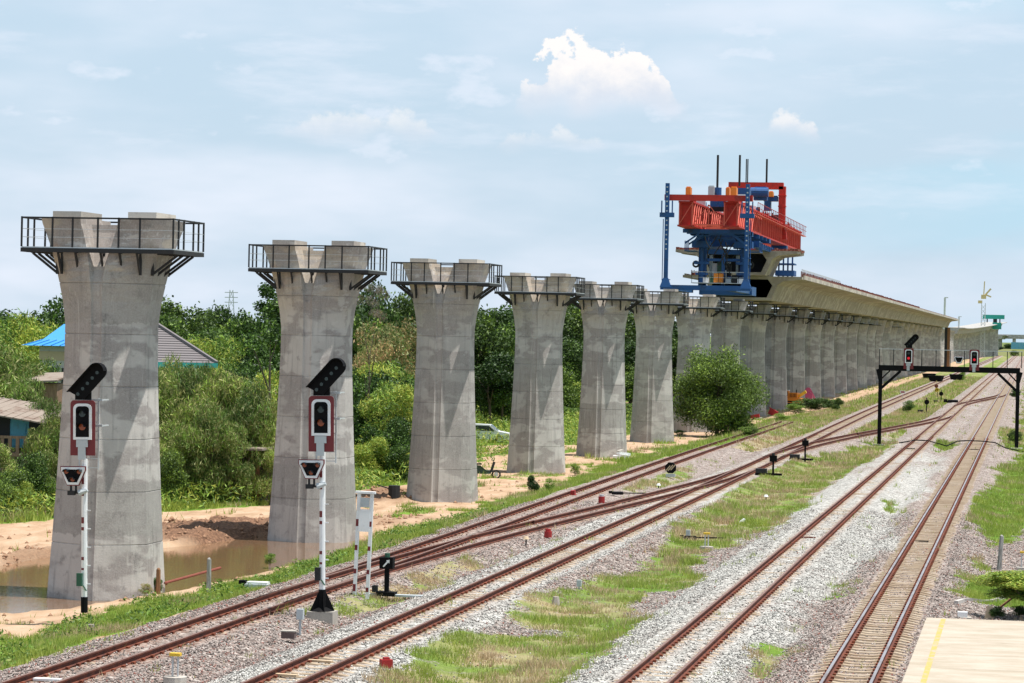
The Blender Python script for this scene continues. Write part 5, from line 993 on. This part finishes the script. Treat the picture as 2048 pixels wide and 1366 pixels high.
# pylon far behind
px = PY(463, 580, 900); t = thing('lattice_pylon', 'faint lattice power pylon on the horizon between the first two piers', 'pylon', (px[0], 900, -1)); hgt = px[2]+1; b = MB()
for sx in (-1, 1):
    b.beam((sx*1.8, 0, 0), (sx*.5, 0, hgt), .22)
    for i in range(7): z0, z1 = hgt*i/7, hgt*(i+1)/7; w0, w1 = 1.8-1.3*i/7, 1.8-1.3*(i+1)/7; b.beam((sx*w0, 0, z0), (-sx*w1, 0, z1), .12)
b.build('tower', GALV, t)
for k in (.8, .88, .96): MB().beam((-2.2, 0, hgt*k), (2.2, 0, hgt*k), .25).build('crossarm', GALV, t)

# ---------------------------------------------------------------- trees
def leaf_cloud(P, size, aspect=.5, droop=0, rng=NR, up=.75):
    n = len(P); d = rng.normal(size=(n, 3)); d[:, 2] += up; d /= np.linalg.norm(d, axis=1)[:, None]
    a = rng.normal(size=(n, 3)); a[:, 2] -= droop; a -= d*(a*d).sum(1)[:, None]; a /= np.linalg.norm(a, axis=1)[:, None]; b = np.cross(d, a)
    s = size*rng.uniform(.6, 1.4, (n, 1)); A = a*s; B = b*s*aspect
    V = np.stack([P-A, P+B, P+A*1.0, P-B], 1).reshape(-1, 3); return V, np.arange(4*n).reshape(-1, 4)
def crown_mesh(name, seed, kind):
    rng = np.random.default_rng(seed); lobes = []
    if kind == 'broad': nl, lr, n, size, asp, dr = 17, .34, 9500, .034, .55, .2; mats = ['mid', 'dark', 'bright']; pr = [.45, .3, .25]
    elif kind == 'dark': nl, lr, n, size, asp, dr = 15, .36, 9500, .034, .6, .2; mats = ['dark', 'mid', 'bright']; pr = [.6, .33, .07]
    elif kind == 'bamboo': nl, lr, n, size, asp, dr = 26, .30, 14000, .055, .17, 1.5; mats = ['mid', 'olive', 'bright']; pr = [.4, .35, .25]
    elif kind == 'yellow': nl, lr, n, size, asp, dr = 24, .30, 13000, .048, .22, 1.0; mats = ['yellow', 'bright', 'mid']; pr = [.45, .35, .2]
    elif kind == 'dry': nl, lr, n, size, asp, dr = 18, .30, 10000, .034, .3, .3; mats = ['dry', 'olive', 'mid']; pr = [.4, .4, .2]
    elif kind == 'grey': nl, lr, n, size, asp, dr = 12, .25, 3500, .05, .08, 1.5; mats = ['grey', 'dry', 'mid']; pr = [.8, .15, .05]
    elif kind == 'fine': nl, lr, n, size, asp, dr = 52, .23, 62000, .026, .30, .5; mats = ['mid', 'dark', 'bright']; pr = [.5, .25, .25]
    elif kind == 'shrub': nl, lr, n, size, asp, dr = 14, .36, 5000, .055, .3, -.4; mats = ['bright', 'mid', 'dark']; pr = [.45, .4, .15]
    elif kind == 'hedge': nl, lr, n, size, asp, dr = 30, .30, 12000, .035, .5, .1; mats = ['bright', 'yellow', 'mid']; pr = [.5, .3, .2]
    elif kind == 'open': nl, lr, n, size, asp, dr = 10, .22, 3000, .04, .55, .2; mats = ['mid', 'dark', 'bright']; pr = [.5, .3, .2]
    P = []; L = []; jit = .075 if kind == 'fine' else .035
    for i in range(nl):
        th = rng.uniform(0, 2*math.pi); u = rng.uniform(-1.0 if kind == 'fine' else -.75, 1); rr = rng.uniform(.25, .78)*math.sqrt(max(0, 1-u*u*.8))
        if kind == 'hedge': rr = rng.uniform(.1, .85); u = rng.uniform(-.6, .75)
        c = np.array([rr*math.cos(th), rr*math.sin(th), u*.68]); r = lr*rng.uniform(.7, 1.25)
        m = int(n/nl*r/lr); q = rng.normal(size=(m, 3)); q /= np.linalg.norm(q, axis=1)[:, None]; q *= (rng.uniform(.25, 1, (m, 1))**.45)*r*np.array([1, 1, .72]); q += rng.normal(size=(m, 3))*jit
        P.append(q+c); L.append(np.full(m, rng.random()))
    P = np.concatenate(P); L = np.concatenate(L); V, Fc = leaf_cloud(P, size, asp, dr, rng)
    pick = np.clip(L*.45+rng.random(len(P))*.75-.1, 0, .999); cum = np.cumsum(pr); mi = np.searchsorted(cum, pick*cum[-1]); return fast(name, V, Fc, [LF[m] for m in mats], np.clip(mi, 0, 2))
CR = {}
for i, k in enumerate(('broad', 'dark', 'bamboo', 'yellow', 'dry', 'grey', 'fine', 'shrub', 'open', 'hedge')): CR[k] = [crown_mesh('crown', 100+i*10+j, k) for j in range(2 if k not in ('fine', 'grey', 'dry', 'open') else 1)]
def trunk_mesh(seed, many=False):
    r = random.Random(seed); b = MB()
    stems = 6 if many else 1
    for s in range(stems):
        x, y = (r.uniform(-.15, .15), r.uniform(-.15, .15)) if many else (0, 0); p = Vector((x, y, 0)); w = .02 if many else .05
        for k in range(4):
            q = p+Vector((r.uniform(-.06, .06)+(x*.3), r.uniform(-.06, .06)+y*.3, .2)); b.cyl(p, q, w, 6, w*.8); w *= .8; p = q
            if not many and k >= 1:
                for j in range(2): a = r.uniform(0, 6.28); e = p+Vector((math.cos(a)*.35, math.sin(a)*.35, .28)); b.cyl(p, e, w*.6, 5, w*.2)
    return b.mesh('trunk', BARK)
TR = [trunk_mesh(3), trunk_mesh(4)]; TRM = trunk_mesh(5, True)
NT = 0
def tree(kind, px, pbase, ptop, Y, rx, label, name='tree', cat='tree', group=None, ry=None, low=.12):
    """px: centre, ptop: crown top in the photo, Y distance; rx crown radius in metres; crown starts `low` up the height"""
    global NT; NT += 1
    top = PY(px, ptop, Y); x = top[0]; z0 = gz(x, Y)-.05 if Y < 1600 else -1; h = top[2]-z0
    t = thing(name, label, cat, (x, Y, z0), R.uniform(0, 6.28), group)
    cz = h*(low+1)/2; rz = h*(1-low)/2/.93
    c = link('crown', R.choice(CR[kind]), t, (0, 0, cz)); c.scale = (rx, ry or rx, rz)
    k = link('trunk', TRM if kind in ('bamboo', 'yellow', 'shrub') else R.choice(TR), t); k.scale = (rx*.9, rx*.9, h*.72) if not (kind in ('bamboo', 'yellow', 'shrub')) else (rx, rx, h*.7)
    return t
KW = {'broad': 'leafy mid green tree', 'dark': 'dark green dense tree', 'bamboo': 'drooping olive bamboo clump', 'yellow': 'yellow green feathery bamboo', 'dry': 'brownish half dry tree', 'shrub': 'bright green shrub'}
back = [  # kind, px, top px, Y, radius
 ('dark', -60, 630, 260, 6), ('broad', 30, 622, 300, 7), ('yellow', 55, 618, 175, 4.2), ('broad', 110, 592, 230, 5), ('dark', 180, 610, 250, 7), ('yellow', 10, 650, 160, 3.5), ('yellow', 100, 640, 165, 3.2), ('bamboo', 20, 690, 140, 2.6), ('bamboo', 60, 745, 132, 2.0), ('yellow', 75, 712, 145, 1.8), ('bamboo', 100, 790, 124, 1.6),
 ('broad', 250, 620, 270, 7), ('dark', 340, 600, 250, 5), ('dark', 400, 604, 270, 4.5), ('dark', 440, 592, 262, 3.4), ('broad', 470, 618, 240, 4.5), ('broad', 400, 655, 215, 4.5), ('yellow', 430, 668, 200, 3.6), ('broad', 500, 655, 205, 4), ('broad', 360, 630, 235, 4.5), ('broad', 520, 610, 225, 3.6), ('yellow', 535, 735, 160, 2.6), ('dark', 480, 725, 185, 3),
 ('dark', 590, 600, 230, 6), ('dark', 730, 600, 220, 4.5), ('broad', 770, 566, 235, 3.6), ('dark', 800, 562, 250, 3.6), ('broad', 735, 610, 200, 3.4), ('dry', 770, 632, 185, 3.2), ('dry', 810, 622, 190, 3.4), ('dry', 745, 668, 180, 2.4), ('yellow', 740, 720, 172, 2.8), ('broad', 800, 735, 168, 3.2), ('yellow', 780, 760, 160, 2.6), ('dark', 845, 640, 230, 5),
 ('dark', 970, 600, 300, 5), ('broad', 990, 640, 260, 4), ('dark', 950, 620, 240, 4), ('dark', 985, 690, 235, 3.6), ('dark', 1060, 545, 330, 7), ('broad', 1075, 548, 340, 6), ('dark', 1140, 600, 330, 6), ('dark', 1130, 610, 300, 5), ('dark', 1150, 680, 290, 4.5), ('dark', 1255, 610, 350, 5), ('dark', 1262, 680, 330, 4.5), ('broad', 1260, 740, 300, 3.5), ('dark', 1330, 630, 420, 8), ('dark', 1200, 600, 400, 8), ('dark', 900, 620, 350, 8), ('dark', 1345, 690, 380, 5)]
for i, (k, px, pt, Y, r_) in enumerate(back):
    where = 'at the left edge' if px < 95 else 'behind the nearest pier' if px < 320 else 'between the first two piers' if px < 560 else 'behind the second pier' if px < 700 else 'between the second and third piers' if px < 850 else 'between the third and fourth piers' if px < 1010 else 'behind the fourth pier' if px < 1120 else 'between the fourth and fifth piers' if px < 1175 else 'between the fifth and sixth piers' if px < 1290 else 'beyond the sixth pier'
    dist = 'far' if Y > 255 else 'mid-distance' if Y > 190 else 'near'
    hi = 'tall' if pt < 625 else 'middling' if pt < 700 else 'low'
    tree(k, px, 0, pt, Y, r_, f'{hi} {dist} {KW[k]} {where}', 'bamboo_clump' if k in ('bamboo', 'yellow') else 'tree', 'bamboo' if k in ('bamboo', 'yellow') else 'tree', 'trees behind the piers', low=.05 if k != 'dark' else .15)
fill = []
rf = random.Random(21)
for px in range(-40, 125, 22): fill.append(('yellow' if rf.random() < .5 else 'broad', px, rf.uniform(735, 800), rf.uniform(150, 165), 2.6))
for px in range(335, 560, 26): fill.append((rf.choice(['broad', 'yellow', 'broad']), px, rf.uniform(690, 760), rf.uniform(176, 200), 3.0))
for px in range(320, 560, 30): fill.append((rf.choice(['bamboo', 'broad', 'yellow']), px, rf.uniform(770, 850), rf.uniform(136, 148), 2.2))
for px in range(705, 850, 22): fill.append((rf.choice(['broad', 'yellow', 'broad']), px, rf.uniform(700, 800), rf.uniform(168, 182), 2.6))
for px in range(940, 1030, 22): fill.append((rf.choice(['broad', 'dark', 'broad']), px, rf.uniform(690, 790), rf.uniform(240, 265), 3.2))
for px in range(1030, 1400, 26): fill.append((rf.choice(['dark', 'dark', 'broad']), px, rf.uniform(655, 745), rf.uniform(290, 345), 4.2))
for px in range(945, 1360, 24): fill.append(('broad', px, rf.uniform(790, 820), rf.uniform(262, 285), 2.6))
for px in range(940, 1180, 20): fill.append((rf.choice(['broad', 'broad', 'yellow']), px, rf.uniform(710, 790), rf.uniform(270, 288), 3.4))
for i, (k, px, pt, Y, r_) in enumerate(fill):
    where = 'at the left edge' if px < 125 else 'between the first two piers' if px < 560 else 'between the second and third piers' if px < 860 else 'between the third and fourth piers' if px < 1030 else 'beyond the fourth pier'
    tree(k, px, 0, pt, Y, r_, f'{"rounded" if k == "broad" else "dark" if k == "dark" else "feathery"} {"understorey" if pt > 750 else "mid-height"} {"bamboo" if k in ("bamboo", "yellow") else "tree"} {where}', 'bamboo_clump' if k in ('bamboo', 'yellow') else 'tree', 'bamboo' if k in ('bamboo', 'yellow') else 'tree', 'trees behind the piers', low=-.05)
# front bamboo mass and understorey
for i, (k, px, pt, Y, r_) in enumerate([('bamboo', 112, 800, 121, 1.0), ('bamboo', 335, 712, 137, 1.6), ('bamboo', 405, 716, 138, 1.5), ('bamboo', 322, 728, 134, 1.7), ('bamboo', 372, 724, 136, 1.9), ('bamboo', 425, 728, 136, 1.8), ('bamboo', 350, 738, 131, 1.9), ('bamboo', 395, 730, 133, 2.1), ('bamboo', 445, 738, 131, 2.1), ('bamboo', 490, 760, 130, 1.9), ('bamboo', 530, 800, 130, 1.5), ('bamboo', 410, 800, 127, 1.7), ('bamboo', 470, 840, 127, 1.4), ('bamboo', 350, 840, 127, 1.5), ('broad', 340, 900, 124, 1.1),
    ('bamboo', 90, 830, 121, 1.3), ('broad', 60, 905, 117, 1.1), ('broad', 20, 930, 115.5, 1.2), ('bamboo', 105, 895, 119, 1.1), ('bamboo', -20, 880, 117, 1.5), ('broad', 95, 945, 117.5, .8), ('broad', -10, 950, 113, 1.0), ('yellow', 45, 960, 115, .8), ('broad', 720, 800, 160, 2.0), ('broad', 765, 842, 152, 1.7), ('broad', 810, 835, 152, 1.6), ('yellow', 745, 870, 150, 1.6), ('broad', 790, 885, 150, 1.3), ('broad', 800, 790, 165, 2.2), ('bamboo', 540, 890, 128, 1.2)]):
    where = 'at the left edge' if px < 140 else 'between the first two piers' if px < 560 else 'between the second and third piers'
    tree(k, px, 0, pt, Y, r_, f'{"tall" if pt < 780 else "waist-high" if pt > 880 else "low"} {KW[k]} in front {where}', 'bush' if k == 'broad' else 'bamboo_clump', 'bush' if k == 'broad' else 'bamboo', 'bushes along the dirt road', low=-.05)
tree('open', 548, 0, 552, 150, 2.4, 'thin tall tree with a bare dark stem just left of the second pier', low=.62); tree('grey', 738, 0, 553, 160, 1.5, 'greyish dead-looking tree top right of the second pier', low=.72)
for o in list(COL.objects):                                # slender bare stem for the thin tree
    if o.name.startswith('trunk') and o.parent and 'thin tall' in o.parent.get('label', ''): o.scale = (2.5, 2.5, o.scale[2])
tree('fine', 1438, 865, 690, 232, 4.3, 'large round feathery green tree in front of the piers beside the leftmost line', low=-.03)
SHR = [(560+0, 1128, 1095, .0)]
def shrub(px, pb, pt, r_, label, kind='shrub', cat='bush', group='shrubs beside the lines'):
    x, y, z = at(px, pb); tt = thing('shrub', label, cat, (x, y, z-.05), R.uniform(0, 6), group); hh = PY(px, pt, y)[2]-z
    c = link('crown', R.choice(CR[kind]), tt, (0, 0, hh*.5)); c.scale = (r_, r_, hh*.56); k = link('stem', TRM, tt); k.scale = (hh*.4, hh*.4, hh*.7)
shrub(1066, 985, 945, .45, 'dark leafy shrub on the dirt bank right of the fourth pier', 'dark'); shrub(1100, 985, 955, .35, 'small light shrub right of the dark leafy one'); shrub(1150, 950, 925, .4, 'small shrub at the foot of the grassy bank near the fifth pier')
shrub(1620, 822, 793, 2.2, 'mounded bright shrub in front of the orange excavator', 'broad'); shrub(1660, 818, 796, 1.9, 'mounded shrub at the right end of the thicket by the excavator', 'broad'); shrub(1590, 828, 806, 1.5, 'low shrub at the left end of the thicket by the excavator')
shrub(1673, 822, 792, .8, 'dark upright shrub at the edge of the pink dirt path', 'dark'); shrub(540, 1128, 1103, .3, 'leafy weed clump at the pond edge right of the wooden post'); shrub(1815, 825, 800, .9, 'spiky weed clump by the left portal leg', 'shrub'); shrub(310, 1185, 1150, .28, 'vine tuft on the dark wooden post', 'broad'); shrub(292, 1190, 1162, .28, 'dry brown tuft at the foot of the nearest pier', 'dry'); shrub(2030, 890, 860, .8, 'dark shrub at the foot of the right portal leg', 'dark'); shrub(2030, 800, 778, .9, 'dark shrub beyond the right portal leg', 'dark'); shrub(1560, 845, 825, 1.0, 'low shrub right of the round feathery tree'); shrub(1925, 762, 742, 1.0, 'small bush beyond the portal beside the third line'); shrub(1500, 872, 850, 1.0, 'low weeds at the foot of the round feathery tree', 'broad')
shrub(1360, 872, 858, .6, 'weeds left of the round feathery tree')
# flat-topped bush by the platform
x, y, z = at(2035, 1240); t = thing('clipped_bush', 'flat-topped clipped bush with gnarled trunk at the platform end', 'bush', (x, y+.3, z)); 
c = link('crown', CR['hedge'][0], t, (-.08, 0, 1.12)); c.scale = (1.3, .95, .42); c = link('lower_crown', CR['hedge'][0], t, (.12, .1, .74)); c.scale = (1.1, .8, .34)
b = MB(); p = Vector((.25, 0, 0)); 
for q in (Vector((.3, 0, .35)), Vector((.2, .05, .7)), Vector((.3, 0, 1.0))): b.cyl(p, q, .08, 7, .06); p = q
for a in range(6): b.cyl((.25, 0, .55), (.25+.7*math.cos(a), .5*math.sin(a), 1.0), .04, 5, .02)
b.build('trunk', BARK, t)
for l, px, py in (('dark spiky plant below the flat-topped bush', 1995, 1238), ('second dark spiky plant below the flat-topped bush, at the right edge', 2038, 1236)):
    shrub(px, py, py-28, .3, l, 'dark')
# far tree line on the horizon
x = 0
for i in range(80):
    Y = R.uniform(700, 1500) if i < 34 else R.uniform(1500, 2600); px_ = R.uniform(-200, 1350) if i < 34 else R.uniform(1990, 2200)
    hh = R.uniform(7, 11) if i < 34 else R.uniform(4, 9); a = PY(px_, 660, Y); t = thing('tree', 'small far tree in the hazy line along the horizon', 'tree', (a[0], Y, -1.5), R.uniform(0, 6), 'far trees on the horizon'); c = link('crown', R.choice(CR['dark']), t, (0, 0, hh*.55)); c.scale = (hh*.8, hh*.8, hh*.5)

# ---------------------------------------------------------------- grass blades, weeds, stones
def scatter(n, y0, y1, x0, x1, power=1.0):
    Y = y0+(y1-y0)*NR.random(n)**power; X = x0+(x1-x0)*NR.random(n); return X, Y
def blades(name, X, Y, Z, h, w, mi, mats):
    n = len(X); a = NR.uniform(0, math.pi, n); lx = NR.normal(0, .35, n)*h; ly = NR.normal(0, .35, n)*h; dx = np.cos(a)*w/2; dy = np.sin(a)*w/2
    V = np.stack([np.stack([X-dx, Y-dy, Z-.02], -1), np.stack([X+dx, Y+dy, Z-.02], -1), np.stack([X+lx, Y+ly, Z+h], -1)], 1).reshape(-1, 3); me = fast(name, V, np.arange(3*n).reshape(-1, 3), mats, mi); return link(name, me, kind='stuff')
GM = [GR['g1'], GR['g2'], GR['g3'], GR['g4']]
accX = []; accY = []; accH = []; accW = []
for n, y0, y1, x0, x1, hh, ww in ((520000, 54, 100, -29, 1.5, .15, .022), (420000, 100, 180, -30, 2, .19, .035), (200000, 180, 330, -30, 3, .24, .07), (60000, 330, 640, -29, 4, .3, .14), (90000, 100, 330, -50, -28, .30, .06), (60000, 85, 130, -48, -34, .35, .05)):
    X, Y = scatter(n, y0, y1, x0, x1, 1.25); accX.append(X); accY.append(Y); accH.append(np.full(n, hh)); accW.append(np.full(n, ww))
X = np.concatenate(accX); Y = np.concatenate(accY); Hh = np.concatenate(accH); Wd = np.concatenate(accW); FF = field(X, Y)
pr = sst(FF['grass']*np.where(X > -1.5, .78, 1)+(N1(X*1.3, Y*1.0, 4)-.5)*1.7+(N3(X*3.1, Y*2.2, 2)-.5)*.8, .42, .9); pr = np.where(FF['d'] < 1.2, pr*.25, pr); keep = NR.random(len(X)) < pr
X, Y, Hh, Wd, Z = X[keep], Y[keep], Hh[keep], Wd[keep], FF['z'][keep]; dr = FF['dry'][keep]+(N2(X*.7, Y*.5, 4)-.5)*2.6
Hh = Hh*NR.uniform(.45, 1.35, len(X))*(.35+1.5*N3(X*.7, Y*.5, 3)**1.3); q = dr+NR.normal(0, .16, len(X)); mi = np.digitize(q, [.22, .42, .62])
blades('grass', X, Y, Z, Hh, Wd, mi, GM)
# broad-leaved weeds on the bank at the lower left and by the dirt road
n = 60000; X, Y = scatter(n, 60, 125, -29, -22.5, 1.2); FF = field(X, Y); keep = (FF['grass'] > .5) & (NR.random(n) < sst(N2(X*.8, Y*.6, 3), .42, .62)); P = np.stack([X, Y, FF['z']+NR.uniform(.02, .30, n)*N3(X, Y, 2)*1.4], -1)[keep]
V, Fc = leaf_cloud(P, .06, .38, -.2); link('weeds', fast('weeds', V, Fc, [LF['bright'], LF['mid'], GR['g1']], NR.integers(0, 3, len(Fc))), kind='stuff')
# dense undergrowth under the trees
n = 260000; X, Y = scatter(n, 100, 290, -58, -30, 1.9); FF = field(X, Y); keep = (FF['grass'] > .6) & (X < np.interp(Y, [100, 105.5, 110, 114, 120, 127, 137, 150, 170], [-52, -46, -41.4, -40.4, -37.8, -34.8, -33.3, -32.6, -32])); P = np.stack([X, Y, FF['z']+NR.uniform(0, 1.3, n)*N3(X*.4, Y*.4, 3)*1.5], -1)[keep]
V, Fc = leaf_cloud(P, .15, .2, -.9); link('undergrowth', fast('undergrowth', V, Fc, [LF['bright'], LF['mid'], LF['yellow']], NR.integers(0, 3, len(Fc))), kind='stuff')
# loose stones
n = 150000; X, Y = scatter(n, 56, 130, -24, 0, 1.7); FF = field(X, Y); keep = (FF['gravel'] > .5) & (FF['grass'] < .45+.3*NR.random(n)) & ~((FF['d'] < .62) & (FF['d'] > .45)) & ~((FF['d'] < 1.05) & (NR.random(n) < .72)) & ~((X > -2.7) & (Y < 78.7)); X, Y, Z, fr = X[keep], Y[keep], FF['z'][keep], FF['fresh'][keep]; n = len(X)
oct_ = np.array([(1, 0, 0), (-.5, .85, 0), (-.5, -.85, 0), (0, 0, .8), (0, 0, -.8)]); of = np.array([(0, 1, 3), (1, 2, 3), (2, 0, 3), (1, 0, 4), (2, 1, 4), (0, 2, 4)])
sz = NR.uniform(.018, .042, n); rot = NR.uniform(0, 6.28, n); W = oct_[None]*(1+NR.uniform(-.35, .35, (n, 5, 1)))*sz[:, None, None]; tl = NR.normal(0, .4, n)[:, None]
x_ = W[:, :, 0]*np.cos(rot)[:, None]-W[:, :, 1]*np.sin(rot)[:, None]; y_ = W[:, :, 0]*np.sin(rot)[:, None]+W[:, :, 1]*np.cos(rot)[:, None]; z_ = W[:, :, 2]+x_*tl
V = np.stack([x_+X[:, None], y_+Y[:, None], z_+Z[:, None]+.012], -1).reshape(-1, 3); Fc = (of[None]+np.arange(n)[:, None, None]*5).reshape(-1, 3); me = fast('ballast_stones', V, Fc, M_STONE)
fr2 = np.clip(fr+(N1(X*1.6, Y*1.6, 3)-.5)*.9, 0, 1)[:, None]; tone = NR.uniform(.25, 1.35, (n, 1)); colr = (np.array([[.29, .24, .22]])*(1-fr2)+np.array([[.47, .465, .44]])*fr2)*tone; rusty = (NR.random((n, 1)) < .08)*(1-fr2 > .4); colr = np.where(rusty, np.array([[.24, .10, .08]]), colr)
at_ = me.color_attributes.new('tone', 'FLOAT_COLOR', 'POINT'); cc = np.ones((n*5, 4), np.float32); cc[:, :3] = np.repeat(np.clip(colr, 0, .85), 5, 0); at_.data.foreach_set('color', cc.ravel()); link('ballast_stones', me, kind='stuff')
# clods on the soil heaps and along the road
n = 9000; X, Y = scatter(n, 70, 160, -42, -25, 1.3); FF = field(X, Y); keep = (FF['heap'] > .3) & (FF['pond'] < .6) | ((FF['grass'] < .3) & (FF['gravel'] < .5) & (FF['pond'] < .4) & (NR.random(n) < .06)); X, Y, Z = X[keep], Y[keep], FF['z'][keep]; n = len(X); sz = NR.uniform(.04, .14, n)
W = oct_[None]*(1+NR.uniform(-.4, .4, (n, 5, 1)))*sz[:, None, None]; V = np.stack([W[:, :, 0]+X[:, None], W[:, :, 1]+Y[:, None], W[:, :, 2]+Z[:, None]], -1).reshape(-1, 3); Fc = (of[None]+np.arange(n)[:, None, None]*5).reshape(-1, 3); link('soil_clods', fast('soil_clods', V, Fc, paint('red_soil', (.27, .155, .095), .95, .4, (.12, .065, .04), 0, 4)), kind='stuff')

# ---------------------------------------------------------------- labels: tell look-alikes apart by their order from the left
bylab = {}
for o in COL.objects:
    if not o.parent and 'label' in o and 'far tree' not in o['label'] and 'gap between' not in o['label']: bylab.setdefault(o['label'], []).append(o)
for lab, L in bylab.items():
    if len(L) > 1:
        def sx(o):
            X, Y = o.location.x, o.location.y; return (X*c_+Y*s_)/(-X*s_+Y*c_)
        L.sort(key=sx); nn = len(L)
        for i, o in enumerate(L): o['label'] = ('leftmost ' if i == 0 else 'rightmost ' if i == nn-1 else ORD[i+1]+'-from-left ') + lab
for o in COL.objects:
    if not o.parent and 'label' in o and len(o['label'].replace('-', ' ').split()) > 16: print('LONG', o['label'])
